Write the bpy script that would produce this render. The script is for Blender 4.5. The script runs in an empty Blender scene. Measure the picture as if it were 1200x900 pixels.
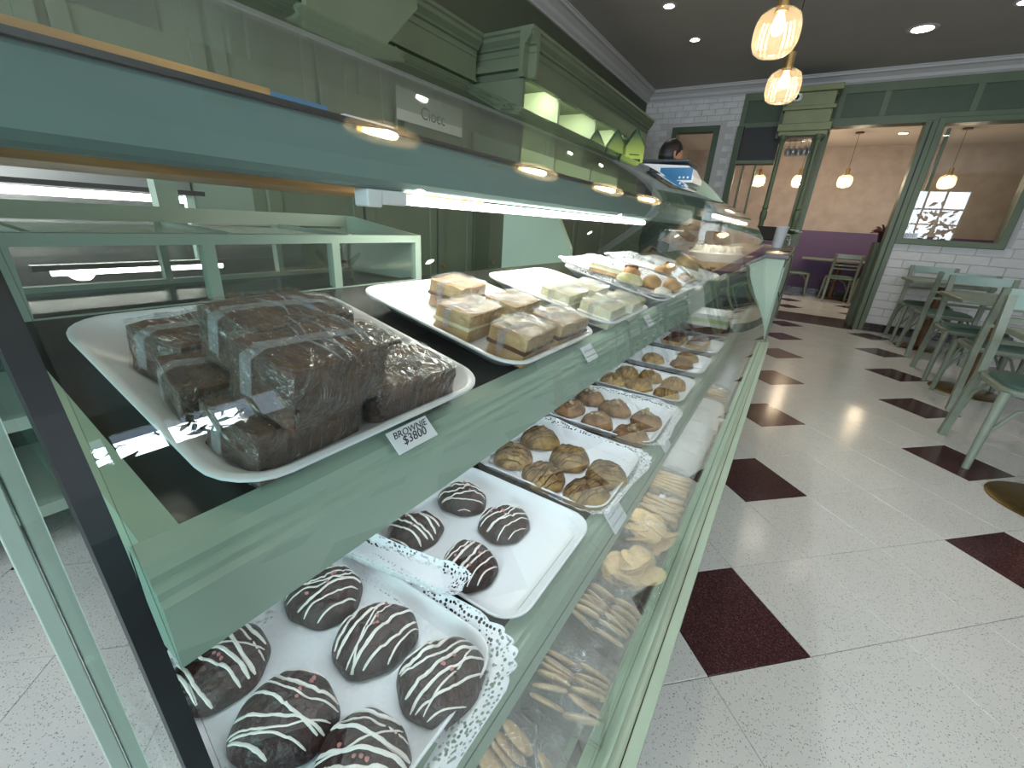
import bpy, bmesh, math, random
from mathutils import Vector, Matrix, noise
R = math.radians
C = bpy.context.scene.collection
rnd = random.Random(7); jit = random.Random(3)

# ---------------------------------------------------------------- camera, sky, light, exposure
def setup_camera():
    cd = bpy.data.cameras.new('camera'); co = bpy.data.objects.new('camera', cd); C.objects.link(co)
    yaw, pit, rol = R(31.859126), R(21.330223), R(3.653397)
    fwd = Vector((-math.sin(yaw) * math.cos(pit), math.cos(yaw) * math.cos(pit), -math.sin(pit)))
    r = Vector((math.cos(yaw), math.sin(yaw), 0)); u = r.cross(fwd)
    r2 = r * math.cos(rol) + u * math.sin(rol); u2 = -r * math.sin(rol) + u * math.cos(rol)
    m = Matrix((r2, u2, -fwd)).transposed().to_4x4(); m.translation = (0, 0, 1.09)
    co.matrix_world = m
    cd.sensor_fit = 'HORIZONTAL'; cd.sensor_width = 36; cd.lens = 36 * 491.84 / 1200
    cd.clip_start = 0.01; cd.clip_end = 60
    bpy.context.scene.camera = co
setup_camera()
W = bpy.data.worlds.new('World'); bpy.context.scene.world = W; W.use_nodes = True
bg = W.node_tree.nodes['Background']; bg.inputs[0].default_value = (0.62, 0.78, 1.0, 1); bg.inputs[1].default_value = 1.6
vs = bpy.context.scene.view_settings
vs.view_transform = 'Standard'; vs.look = 'None'; vs.gamma = 1; vs.use_curve_mapping = False; vs.exposure = 0.42

def lamp(name, kind, loc, energy, color=(1, 1, 1), rot=(0, 0, 0), **kw):
    l = bpy.data.lights.new(name, kind); l.energy = energy; l.color = color
    for k, v in kw.items(): setattr(l, k, v)
    o = bpy.data.objects.new(name, l); C.objects.link(o); o.location = loc; o.rotation_euler = rot
    return o
# daylight entering through the shop windows behind and to the right of the camera
lamp('window_daylight', 'AREA', (.9, -3.75, 1.85), 430, (0.78, 0.89, 1.0), (R(80), 0, 0), shape='RECTANGLE', size=5.6, size_y=2.2)
lamp('window_daylight', 'AREA', (5.35, 0.5, 2.50), 110, (0.80, 0.90, 1.0), (R(75), 0, R(90)), shape='RECTANGLE', size=3.4, size_y=.5)

# ---------------------------------------------------------------- materials
MT = {}
def nd(nt, t, **kw):
    n = nt.nodes.new(t)
    for k, v in kw.items(): setattr(n, k, v)
    return n
def mat(name, col, rough=.5, metal=0, var=0.0, vscale=6, bump=0.0, bscale=60, col2=None, coord='Object', spec=.5, emit=None, es=0, coat=0, trans=0, stretch=None, sss=0, bd=.002):
    if name in MT: return MT[name]
    m = bpy.data.materials.new(name); m.use_nodes = True; nt = m.node_tree; p = nt.nodes['Principled BSDF']
    p.inputs['Base Color'].default_value = (*col, 1); p.inputs['Roughness'].default_value = rough
    p.inputs['Metallic'].default_value = metal; p.inputs['Specular IOR Level'].default_value = spec
    p.inputs['Coat Weight'].default_value = coat; p.inputs['Coat Roughness'].default_value = .12
    p.inputs['Transmission Weight'].default_value = trans
    if sss: p.inputs['Subsurface Weight'].default_value = sss; p.inputs['Subsurface Radius'].default_value = (.01, .006, .004)
    if emit: p.inputs['Emission Color'].default_value = (*emit, 1); p.inputs['Emission Strength'].default_value = es
    if var or bump or col2:
        tc = nd(nt, 'ShaderNodeTexCoord'); mp = nd(nt, 'ShaderNodeMapping'); nt.links.new(tc.outputs[coord], mp.inputs[0])
        if stretch: mp.inputs['Scale'].default_value = stretch
        if var or col2:
            nz = nd(nt, 'ShaderNodeTexNoise'); nz.inputs['Scale'].default_value = vscale; nz.inputs['Detail'].default_value = 5
            nt.links.new(mp.outputs[0], nz.inputs[0])
            cr = nd(nt, 'ShaderNodeValToRGB'); c2 = col2 or tuple(c * (1 - var) for c in col)
            cr.color_ramp.elements[0].position = .35; cr.color_ramp.elements[1].position = .65
            cr.color_ramp.elements[0].color = (*c2, 1); cr.color_ramp.elements[1].color = (*col, 1)
            nt.links.new(nz.outputs[0], cr.inputs[0]); nt.links.new(cr.outputs[0], p.inputs['Base Color'])
        if bump:
            nb = nd(nt, 'ShaderNodeTexNoise'); nb.inputs['Scale'].default_value = bscale; nb.inputs['Detail'].default_value = 4
            nt.links.new(mp.outputs[0], nb.inputs[0])
            bp = nd(nt, 'ShaderNodeBump'); bp.inputs['Strength'].default_value = min(bump, 1); bp.inputs['Distance'].default_value = bd
            nt.links.new(nb.outputs[0], bp.inputs['Height']); nt.links.new(bp.outputs[0], p.inputs['Normal'])
    MT[name] = m; return m

def glass(name, tint=(.93, .97, .95), ior=1.5, rough=0.0, film=0.0, wrinkle=0.0, wscale=40, filmcol=(.9, .9, .92), stretch=None):
    """clear pane: Fresnel mix of straight-through transmission and mirror reflection"""
    if name in MT: return MT[name]
    m = bpy.data.materials.new(name); m.use_nodes = True; nt = m.node_tree; nt.nodes.remove(nt.nodes['Principled BSDF'])
    out = nt.nodes['Material Output']
    g = nd(nt, 'ShaderNodeNewGeometry')
    io = nd(nt, 'ShaderNodeMapRange'); nt.links.new(g.outputs['Backfacing'], io.inputs[0])
    io.inputs['To Min'].default_value = ior; io.inputs['To Max'].default_value = 1 / ior
    fr = nd(nt, 'ShaderNodeFresnel'); nt.links.new(io.outputs[0], fr.inputs[0])
    tr = nd(nt, 'ShaderNodeBsdfTransparent'); tr.inputs[0].default_value = (*tint, 1)
    gl = nd(nt, 'ShaderNodeBsdfGlossy'); gl.inputs['Roughness'].default_value = rough; gl.inputs[0].default_value = (.95, .97, .96, 1)
    mx = nd(nt, 'ShaderNodeMixShader'); nt.links.new(fr.outputs[0], mx.inputs[0]); nt.links.new(tr.outputs[0], mx.inputs[1]); nt.links.new(gl.outputs[0], mx.inputs[2])
    last = mx
    if wrinkle:
        tc = nd(nt, 'ShaderNodeTexCoord'); nz = nd(nt, 'ShaderNodeTexNoise'); nz.inputs['Scale'].default_value = wscale
        nz.inputs['Detail'].default_value = 3; nz.inputs['Distortion'].default_value = 1.5
        mp = nd(nt, 'ShaderNodeMapping'); mp.inputs['Scale'].default_value = stretch or (1, 1, 1)
        nt.links.new(tc.outputs['Object'], mp.inputs[0]); nt.links.new(mp.outputs[0], nz.inputs[0])
        bp = nd(nt, 'ShaderNodeBump'); bp.inputs['Strength'].default_value = wrinkle; bp.inputs['Distance'].default_value = .009
        nt.links.new(nz.outputs[0], bp.inputs['Height']); nt.links.new(bp.outputs[0], gl.inputs['Normal']); nt.links.new(bp.outputs[0], fr.inputs['Normal'])
    if film:
        df = nd(nt, 'ShaderNodeBsdfDiffuse'); df.inputs[0].default_value = (*filmcol, 1)
        m2 = nd(nt, 'ShaderNodeMixShader'); m2.inputs[0].default_value = film
        nt.links.new(mx.outputs[0], m2.inputs[1]); nt.links.new(df.outputs[0], m2.inputs[2]); last = m2
    nt.links.new(last.outputs[0], out.inputs[0]); MT[name] = m; return m

def speckle(name, base, dark, light, rough, dens=.28, scale=330):
    m = bpy.data.materials.new(name); m.use_nodes = True; nt = m.node_tree; p = nt.nodes['Principled BSDF']
    g = nd(nt, 'ShaderNodeNewGeometry')
    vo = nd(nt, 'ShaderNodeTexVoronoi'); vo.inputs['Scale'].default_value = scale; nt.links.new(g.outputs['Position'], vo.inputs['Vector'])
    sp = nd(nt, 'ShaderNodeSeparateColor'); nt.links.new(vo.outputs['Color'], sp.inputs[0])
    cr = nd(nt, 'ShaderNodeValToRGB'); cr.color_ramp.interpolation = 'CONSTANT'
    e = cr.color_ramp.elements; e[0].position = 0; e[0].color = (*dark, 1); e[1].position = dens * .25; e[1].color = (*base, 1)
    x = e.new(1 - dens * .5); x.color = (*light, 1)
    nt.links.new(sp.outputs[0], cr.inputs[0])
    nz = nd(nt, 'ShaderNodeTexNoise'); nz.inputs['Scale'].default_value = 2.2; nz.inputs['Detail'].default_value = 6; nt.links.new(g.outputs['Position'], nz.inputs[0])
    mr = nd(nt, 'ShaderNodeMapRange'); nt.links.new(nz.outputs[0], mr.inputs[0]); mr.inputs['To Min'].default_value = .86; mr.inputs['To Max'].default_value = 1.05
    mu = nd(nt, 'ShaderNodeMix', data_type='RGBA', blend_type='MULTIPLY'); mu.inputs[0].default_value = 1
    nt.links.new(cr.outputs[0], mu.inputs['A']); nt.links.new(mr.outputs[0], mu.inputs['B'])
    nt.links.new(mu.outputs['Result'], p.inputs['Base Color'])
    rr = nd(nt, 'ShaderNodeMapRange'); nt.links.new(nz.outputs[0], rr.inputs[0]); rr.inputs['To Min'].default_value = rough * .8; rr.inputs['To Max'].default_value = rough * 1.5
    nt.links.new(rr.outputs[0], p.inputs['Roughness'])
    MT[name] = m; return m

sage = mat('sage_paint', (.35, .45, .365), .38, var=.08, vscale=9, bump=.06, bscale=180)
sage_l = mat('sage_paint_light', (.35, .45, .345), .42, var=.07, vscale=7, bump=.05, bscale=160)
sage_shade = mat('sage_paint_shaded', (.125, .215, .205), .5, var=.06, vscale=9, bump=.05, bscale=160)  # sage of the header beam with its bluish shade put into the colour
olive = mat('olive_paint', (.115, .155, .085), .45, var=.12, vscale=5)
olive_d = mat('olive_paint_dark', (.06, .095, .05), .5, var=.12, vscale=5)
cabg = mat('cabinet_green_paint', (.125, .165, .105), .5, var=.1, vscale=5)
wallg = mat('wall_green_paint', (.085, .10, .062), .7, var=.08, vscale=3)
white_f = speckle('white_terrazzo', (.62, .62, .585), (.27, .26, .24), (.66, .66, .63), .16, dens=.20, scale=420)
dark_f = speckle('dark_red_terrazzo', (.050, .016, .017), (.012, .006, .007), (.11, .045, .05), .13, dens=.36, scale=430)
base_red = mat('baseboard_dark_red', (.035, .012, .012), .25, var=.3, vscale=20)
brickw = mat('white_painted_brick', (.66, .655, .64), .55, var=.12, vscale=8, bump=.6, bscale=30)
grout = mat('mortar_grey', (.50, .49, .47), .8)
ceilm = mat('ceiling_plaster', (.40, .37, .35), .85, var=.05, vscale=2)
crownm = mat('crown_white', (.50, .49, .48), .6)
trayw = mat('white_foam_tray', (.80, .81, .83), .32, bump=.12, bscale=260, spec=.5)
paper = mat('white_paper', (.80, .81, .84), .75, bump=.25, bscale=90)
choc = mat('dark_chocolate_dough', (.014, .007, .006), .36, col2=(.050, .018, .014), vscale=90, bump=.9, bscale=110, bd=.006)
drz_w = mat('white_icing', (.84, .79, .74), .4)
drz_d = mat('dark_icing', (.035, .016, .010), .3)
drz_y = mat('chocolate_icing', (.06, .025, .012), .3)
oat = mat('oat_dough', (.38, .235, .085), .6, col2=(.13, .065, .022), vscale=48, bump=1.0, bscale=100, bd=.006)
nutd = mat('walnut_dough', (.33, .165, .065), .6, col2=(.10, .040, .015), vscale=45, bump=1.0, bscale=95, bd=.006)
gold = mat('golden_dough', (.50, .30, .09), .55, col2=(.18, .085, .025), vscale=50, bump=.9, bscale=100, bd=.006)
walnut = mat('walnut_piece', (.60, .44, .24), .6, var=.75, vscale=120, bd=.006)
brown = mat('brownie_cake', (.055, .024, .014), .55, col2=(.13, .05, .02), vscale=40, bump=.7, bscale=120, bd=.006)
blond = mat('layered_cake', (.58, .40, .16), .6, col2=(.30, .13, .045), vscale=28, bump=.5, bscale=120, bd=.006)
creamc = mat('cream_cake', (.72, .69, .50), .5, col2=(.55, .48, .22), vscale=26, bump=.3, bscale=100)
bisc = mat('cream_biscuit', (.72, .52, .26), .6, col2=(.58, .38, .16), vscale=60, bump=.4, bscale=200)
bisc2 = mat('seeded_biscuit', (.60, .45, .27), .6, col2=(.42, .28, .14), vscale=70, bump=.5, bscale=200)
meringue = mat('pale_meringue', (.80, .77, .68), .5, var=.1, vscale=30)
film = glass('cling_film', (.97, .97, .97), 1.75, .13, film=.025, wrinkle=1.0, wscale=26, stretch=(1, 2.6, 1.6))
filmw = glass('cling_film_folded', (.90, .91, .93), 1.5, .18, film=.22, wrinkle=1.0, wscale=60, filmcol=(.62, .62, .64))
bagm = glass('cellophane_bag', (.97, .97, .97), 1.5, .08, film=.03, wrinkle=1.0, wscale=35)
glassm = glass('case_glass', (.955, .98, .968))
glassd = glass('end_glass', (.62, .74, .70), 1.62)
glassc = glass('clear_plastic', (.95, .96, .95), 1.45, .04, film=.04)
glassw = glass('window_glass', (.94, .95, .94))
edge_d = mat('dark_glass_edge', (.004, .012, .013), .42, var=.7, vscale=30)
edge_g = mat('green_glass_edge', (.25, .42, .36), .2)
steel = mat('brushed_steel', (.42, .42, .42), .28, 1, bump=.15, bscale=8, stretch=(1, .05, 14))
dsteel = mat('dark_shelf_plate', (.045, .042, .040), .22, .1, var=.4, vscale=8)
deckm = mat('deck_panel', (.20, .23, .21), .3, var=.2, vscale=6)
black = mat('black_matte', (.012, .012, .012), .5)
blackg = mat('black_gasket', (.01, .012, .012), .35)
wood = mat('streaky_orange', (.80, .42, .13), .45, var=.35, vscale=10, stretch=(12, 1, 12))
woodd = mat('brown_column_wood', (.16, .075, .03), .4, var=.3, vscale=10)
brass = mat('aged_brass', (.26, .17, .06), .38, .8, var=.3, vscale=30)
brass_l = mat('brushed_brass', (.50, .33, .13), .3, .9)
teal = mat('teal_upholstery', (.055, .115, .095), .55, bump=.2, bscale=200)
chairg = mat('chair_sage_paint', (.22, .255, .195), .4, var=.12, vscale=12)
chairt = mat('chair_rail_paint', (.32, .44, .38), .35, var=.08, vscale=12)
purple = mat('purple_wall_paint', (.13, .085, .18), .7)
stucco = mat('beige_stucco', (.46, .40, .36), .8, col2=(.39, .33, .29), vscale=5, bump=.4, bscale=12)
whitep = mat('white_plastic', (.75, .77, .78), .35)
bluep = mat('blue_panel', (.02, .16, .34), .35)
ledm = mat('led_tube', (1, 1, 1), .3, emit=(1, .97, .90), es=14)
bulbm = mat('warm_bulb', (1, .8, .5), .3, emit=(1, .80, .52), es=26)
spotm = mat('downlight_lens', (1, 1, 1), .3, emit=(1, .95, .86), es=22)
nichem = mat('niche_green', (.46, .54, .34), .5)
greenbox = mat('lime_green_card', (.16, .27, .03), .4)
def card_gradient():   # printed card: lime at the foot fading to dark green at the peak
    nt = greenbox.node_tree; p = nt.nodes['Principled BSDF']; tc = nd(nt, 'ShaderNodeTexCoord'); sx = nd(nt, 'ShaderNodeSeparateXYZ'); cr = nd(nt, 'ShaderNodeValToRGB')
    nt.links.new(tc.outputs['Generated'], sx.inputs[0]); nt.links.new(sx.outputs[2], cr.inputs[0]); nt.links.new(cr.outputs[0], p.inputs['Base Color'])
    cr.color_ramp.elements[0].position = .25; cr.color_ramp.elements[0].color = (.30, .38, .05, 1); cr.color_ramp.elements[1].position = .9; cr.color_ramp.elements[1].color = (.010, .040, .006, 1)
card_gradient()
darkbox = mat('dark_green_card', (.02, .045, .012), .3)
skin = mat('skin', (.42, .20, .12), .5, sss=.1)
hairm = mat('black_hair', (.008, .007, .007), .5, bump=.6, bscale=200)
shirt = mat('black_shirt', (.015, .015, .018), .8)
leaf = mat('dark_leaf', (.03, .08, .02), .5, var=.4, vscale=30)
redleaf = mat('red_leaf', (.18, .03, .035), .5, var=.4, vscale=30)
petal = mat('white_petal', (.72, .72, .66), .6)
dkwood = mat('dark_counter_top', (.045, .025, .018), .3)
ink = mat('black_ink', (.01, .01, .02), .6)
caramel = mat('caramel_topping', (.14, .035, .012), .25, var=.4, vscale=60, bump=.6, bscale=150)
pastry = mat('baked_pastry', (.62, .40, .20), .5, col2=(.40, .22, .09), vscale=30, bump=.4, bscale=100)

# lace paper: white paper with punched holes near its rim
def lace():
    m = bpy.data.materials.new('lace_paper'); m.use_nodes = True; nt = m.node_tree; p = nt.nodes['Principled BSDF']
    p.inputs['Base Color'].default_value = (.82, .83, .86, 1); p.inputs['Roughness'].default_value = .8
    tc = nd(nt, 'ShaderNodeTexCoord')
    vo = nd(nt, 'ShaderNodeTexVoronoi', feature='F1'); vo.inputs['Scale'].default_value = 235; vo.inputs['Randomness'].default_value = .8; nt.links.new(tc.outputs['Object'], vo.inputs['Vector'])
    lt = nd(nt, 'ShaderNodeMath', operation='LESS_THAN'); nt.links.new(vo.outputs['Distance'], lt.inputs[0]); lt.inputs[1].default_value = .40
    at = nd(nt, 'ShaderNodeAttribute', attribute_name='band')
    mu = nd(nt, 'ShaderNodeMath', operation='MULTIPLY'); nt.links.new(lt.outputs[0], mu.inputs[0]); nt.links.new(at.outputs['Fac'], mu.inputs[1])
    iv = nd(nt, 'ShaderNodeMath', operation='SUBTRACT'); iv.inputs[0].default_value = 1; nt.links.new(mu.outputs[0], iv.inputs[1])
    nt.links.new(iv.outputs[0], p.inputs['Alpha'])
    v2 = nd(nt, 'ShaderNodeTexVoronoi'); v2.inputs['Scale'].default_value = 210; nt.links.new(tc.outputs['Object'], v2.inputs['Vector'])
    bp = nd(nt, 'ShaderNodeBump'); bp.inputs['Strength'].default_value = .5; bp.inputs['Distance'].default_value = .0012
    nt.links.new(v2.outputs['Distance'], bp.inputs['Height']); nt.links.new(bp.outputs[0], p.inputs['Normal'])
    return m
lacem = lace()

# ---------------------------------------------------------------- mesh helpers
class MB:
    def __init__(s): s.b = bmesh.new()
    def box(s, x0, x1, y0, y1, z0, z1, bev=0, rot=None, seg=2):
        t = bmesh.new()
        bmesh.ops.create_cube(t, size=1)
        if min(x1 - x0, y1 - y0, z1 - z0) > .004:   # hairline size differences, so butting boards never share a face plane
            j = [jit.uniform(0, .00016) for _ in range(6)]; x0 -= j[0]; x1 += j[1]; y0 -= j[2]; y1 += j[3]; z0 -= j[4]; z1 += j[5]
        for v in t.verts: v.co = Vector(((x0 + x1) / 2 + v.co.x * (x1 - x0), (y0 + y1) / 2 + v.co.y * (y1 - y0), (z0 + z1) / 2 + v.co.z * (z1 - z0)))
        if bev: bmesh.ops.bevel(t, geom=t.edges[:], offset=bev, segments=seg, affect='EDGES', profile=.5)
        if rot:
            c = Vector(((x0 + x1) / 2, (y0 + y1) / 2, (z0 + z1) / 2)); M = Matrix.Translation(c) @ rot.to_4x4() @ Matrix.Translation(-c)
            for v in t.verts: v.co = M @ v.co
        return s.merge(t)
    def merge(s, t):
        me = bpy.data.meshes.new('tmp'); t.to_mesh(me); t.free(); s.b.from_mesh(me); bpy.data.meshes.remove(me); return s
    def prism(s, pts, a0, a1, axis='y', close=True):
        """closed outline pts swept along an axis. axis y: pts=(x,z); axis x: pts=(y,z); axis z: pts=(x,y)"""
        def P(p, a): return (p[0], a, p[1]) if axis == 'y' else ((a, p[0], p[1]) if axis == 'x' else (p[0], p[1], a))
        A = [s.b.verts.new(P(p, a0)) for p in pts]; B = [s.b.verts.new(P(p, a1)) for p in pts]; n = len(pts)
        for i in range(n):
            j = (i + 1) % n; s.b.faces.new((A[i], A[j], B[j], B[i]))
        if close: s.b.faces.new(A[::-1]); s.b.faces.new(B)
        return s
    def tube(s, pts, r, seg=8, cap=True, flat=1.0, up=None):
        pts = [Vector(p) for p in pts]; rs = r if isinstance(r, (list, tuple)) else [r] * len(pts); prev = None; rings = []
        for i, p in enumerate(pts):
            t = (pts[min(i + 1, len(pts) - 1)] - pts[max(i - 1, 0)]).normalized()
            if up is not None: a = t.cross(Vector(up)).normalized()
            else:
                if prev is None: prev = t.orthogonal().normalized()
                a = (prev - t * prev.dot(t)).normalized(); prev = a
            b = t.cross(a)
            rings.append([s.b.verts.new(p + (a * math.cos(2 * math.pi * k / seg) + b * flat * math.sin(2 * math.pi * k / seg)) * rs[i]) for k in range(seg)])
        for i in range(len(rings) - 1):
            for k in range(seg):
                j = (k + 1) % seg; s.b.faces.new((rings[i][k], rings[i][j], rings[i + 1][j], rings[i + 1][k]))
        if cap: s.b.faces.new(rings[0][::-1]); s.b.faces.new(rings[-1])
        return s
    def bar(s, p, q, w, d, up=(0, 0, 1)):
        """rectangular bar from p to q"""
        p = Vector(p); q = Vector(q); t = (q - p).normalized(); a = t.cross(Vector(up)).normalized(); b = a.cross(t)
        V = [s.b.verts.new(o + a * (w / 2) * sx + b * (d / 2) * sy) for o in (p, q) for sx, sy in ((-1, -1), (1, -1), (1, 1), (-1, 1))]
        for f in ((0, 1, 2, 3), (7, 6, 5, 4), (0, 4, 5, 1), (1, 5, 6, 2), (2, 6, 7, 3), (3, 7, 4, 0)): s.b.faces.new([V[i] for i in f])
        return s
    def lathe(s, prof, c=(0, 0, 0), seg=20, ripple=0, sx=1, sy=1):
        c = Vector(c); rings = []
        for r, z in prof:
            if r < 1e-6: rings.append([s.b.verts.new(c + Vector((0, 0, z)))])
            else: rings.append([s.b.verts.new(c + Vector((sx * r * (1 + ripple * (k % 2)) * math.cos(2 * math.pi * k / seg), sy * r * (1 + ripple * (k % 2)) * math.sin(2 * math.pi * k / seg), z))) for k in range(seg)])
        for A, B in zip(rings, rings[1:]):
            for k in range(seg):
                j = (k + 1) % seg
                if len(A) == 1 and len(B) == 1: continue
                if len(A) == 1: s.b.faces.new((A[0], B[j], B[k]))
                elif len(B) == 1: s.b.faces.new((A[k], A[j], B[0]))
                else: s.b.faces.new((A[k], A[j], B[j], B[k]))
        return s
    def mesh(s, name, m, smooth=False, ang=None):
        bmesh.ops.recalc_face_normals(s.b, faces=s.b.faces[:])
        me = bpy.data.meshes.new(name); s.b.to_mesh(me); s.b.free()
        if m: me.materials.append(m)
        if smooth:
            for p in me.polygons: p.use_smooth = True
            if ang: me.set_sharp_from_angle(angle=R(ang))
        return me
    def build(s, name, m, parent=None, smooth=False, loc=None, rot=None, ang=40):
        return ob(name, s.mesh(name, m, smooth, ang), parent, loc, rot)
def ob(name, data, parent=None, loc=None, rot=None):
    o = bpy.data.objects.new(name, data); C.objects.link(o)
    if parent: o.parent = parent
    if loc: o.location = loc
    if rot: o.rotation_euler = rot
    return o
def tag(o, label=None, cat=None, group=None, kind=None):
    if label: o['label'] = label
    if cat: o['category'] = cat
    if group: o['group'] = group
    if kind: o['kind'] = kind
    return o
def thing(name, label, cat, loc=(0, 0, 0), rz=0, group=None):
    o = ob(name, None, None, loc, (0, 0, rz)); o.empty_display_size = .05
    return tag(o, label, cat, group)
def dup(root, loc, rot=None, label=None, group=None):
    r = root.copy(); C.objects.link(r); r.location = loc
    if rot is not None: r.rotation_euler = rot
    if label: r['label'] = label
    if group: r['group'] = group
    for ch in list(root.children):
        c = ch.copy(); C.objects.link(c); c.parent = r
        for g in ch.children:
            d = g.copy(); C.objects.link(d); d.parent = c
    return r
def struct(name, mb, m, parent=None, smooth=False):
    o = mb.build(name, m, parent, smooth)
    if not parent: o['kind'] = 'structure'
    return o
def txt(body, size, m, parent, M, name='lettering', ext=.0003, shear=0):
    cu = bpy.data.curves.new(name, 'FONT'); cu.body = body; cu.size = size; cu.align_x = 'CENTER'; cu.extrude = ext; cu.shear = shear
    o = bpy.data.objects.new(name, cu); C.objects.link(o)
    me = bpy.data.meshes.new_from_object(o.evaluated_get(bpy.context.evaluated_depsgraph_get()))
    bpy.data.objects.remove(o); me.materials.clear(); me.materials.append(m); me.transform(M)
    return ob(name, me, parent)
def face_x(x, y, z, tilt=0):  # text facing +X, reading along +Y
    return Matrix.Translation((x, y, z)) @ Matrix.Rotation(tilt, 4, 'Y') @ Matrix(((0, 0, 1, 0), (1, 0, 0, 0), (0, 1, 0, 0), (0, 0, 0, 1)))
def face_my(x, y, z):  # text facing -Y, reading along +X
    return Matrix.Translation((x, y, z)) @ Matrix.Rotation(R(90), 4, 'X')

# ---------------------------------------------------------------- room shell
XL, XR, YN, YF, ZC = -2.42, 4.4, -2.75, 7.2, 2.95
T = .32845  # floor tile pitch
flo = struct('floor', MB().box(XL - .1, XR + .1, YN - .1, 11.1, -.06, -.012), mat('floor_screed', (.40, .39, .36), .6))
def tile_mesh(m, nm):
    h = T / 2 - .0009
    return MB().box(-h, h, -h, h, -.012, 0, bev=.0012, seg=1).mesh(nm, m)
tw, td = tile_mesh(white_f, 'tile'), tile_mesh(dark_f, 'tile')
ux, uy = Vector((math.cos(R(45)), math.sin(R(45)), 0)), Vector((-math.sin(R(45)), math.cos(R(45)), 0))
OX, OY = .078, 1.1805
cells = []
for i in range(-30, 50):
    for j in range(-40, 40):
        p = Vector((OX, OY, 0)) + ux * T * i + uy * T * j
        if XL - .2 < p.x < XR + .2 and YN - .2 < p.y < 11.2: cells.append((i, j, p))
def dark(i, j): return i % 2 == 0 and j % 2 == 0 and (i + j) % 4 == 0
near = [c for c in cells if c[2].x > -.45 and c[2].y > .2 and c[2].x < .75 + c[2].y * .42]
near.sort(key=lambda c: c[2].length); near = near[:285]; ns = {(c[0], c[1]) for c in near}
for i, j, p in near: ob('tile', td if dark(i, j) else tw, flo, p, (0, 0, R(45)))
for flag, me_, nm in ((True, dark_f, 'tile_field_dark'), (False, white_f, 'tile_field_white')):
    s_ = MB()
    for i, j, p in cells:
        if (i, j) in ns or dark(i, j) != flag: continue
        h = T / 2 - .0009; vs_ = []
        for zz in (0, -.012): vs_.append([s_.b.verts.new(p + ux * h * a + uy * h * b + Vector((0, 0, zz))) for a, b in ((-1, -1), (1, -1), (1, 1), (-1, 1))])
        s_.b.faces.new(vs_[0])
        for k in range(4): s_.b.faces.new((vs_[0][k], vs_[1][k], vs_[1][(k + 1) % 4], vs_[0][(k + 1) % 4]))
    tag(s_.build(nm, me_, flo), kind='stuff')
struct('ceiling', MB().box(XL - .1, XR + .1, YN - .1, YF, ZC, ZC + .1), ceilm)
wl = struct('wall_left', MB().box(XL - .12, XL, YN, YF + .1, 0, ZC), wallg)
# right wall with its window
wr = struct('wall_right', MB().box(XR, XR + .12, YN, -1.2, 0, ZC).box(XR, XR + .12, 2.4, 11, 0, ZC).box(XR, XR + .12, -1.2, 2.4, 0, 2.15).box(XR, XR + .12, -1.2, 2.4, 2.65, ZC), wallg)
w1 = struct('window_1', MB().box(XR, XR + .06, -1.2, -1.12, 2.15, 2.65).box(XR, XR + .06, 2.32, 2.4, 2.15, 2.65).box(XR, XR + .06, -1.2, 2.4, 2.15, 2.2).box(XR, XR + .06, -1.2, 2.4, 2.6, 2.65), olive)
for k in range(8): MB().box(XR + .01, XR + .05, -.80 + k * .4, -.75 + k * .4, 2.16, 2.64).build('glazing_bar', olive, w1)
wn = struct('wall_near', MB().box(XL, -1.8, YN - .12, YN, 0, ZC).box(3.6, XR, YN - .12, YN, 0, ZC).box(-1.8, 3.6, YN - .12, YN, 0, .35).box(-1.8, 3.6, YN - .12, YN, 2.6, ZC), wallg)
w2 = struct('window_2', MB().box(-1.8, -1.72, YN - .08, YN, .35, 2.6).box(3.52, 3.6, YN - .08, YN, .35, 2.6).box(-1.8, 3.6, YN - .08, YN, .35, .43).box(-1.8, 3.6, YN - .08, YN, 2.52, 2.6), olive)
for k in range(12): MB().box(-1.36 + k * .40, -1.32 + k * .40, YN - .07, YN - .01, .4, 2.55).build('glazing_bar', olive, w2)
for z in (.85, 1.25, 1.65, 2.05): MB().box(-1.72, 3.52, YN - .06, YN - .02, z, z + .035).build('glazing_bar', olive, w2)
def shrub(name, x, y, label, n, w, h, z0=0, axis='x'):
    rr = random.Random(n); m_ = MB()
    for k in range(n):
        c_ = Vector((rr.uniform(-1, 1) * (w if axis == 'x' else .12), rr.uniform(-1, 1) * (.12 if axis == 'x' else w), z0 + h * rr.random() ** .8)); d = Vector((rr.uniform(-1, 1), rr.uniform(-1, 1), rr.uniform(-.6, .8))).normalized()
        q = rr.uniform(.06, .13); m_.tube([c_, c_ + d * q, c_ + d * q * 2], [.004, q * .6, .004], 5, flat=.1)
    t = thing(name, label, 'shrub', (x, y, 0)); tag(m_.build('foliage', leaf, t), kind='stuff')
    MB().tube([(0, 0, 0), (0, 0, z0 + h * .6)], [.04, .02], 8).build('stem', woodd, t)
for k, x in enumerate((-.3, .9, 2.1, 3.2)): shrub('street_shrub', x, -3.30, ('leafy shrub outside the shop front, leftmost', 'leafy shrub outside the shop front, second', 'leafy shrub outside the shop front, third', 'leafy shrub outside the shop front, rightmost')[k], 130, .38, 1.9, .3)
for k, y in enumerate((-.6, .55, 1.7)): shrub('street_tree', 4.95, y, ('tree crown outside the high side window, nearest the shop front', 'tree crown outside the high side window, middle', 'tree crown outside the high side window, farthest')[k], 70, .42, .75, 1.95, 'y')
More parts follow.
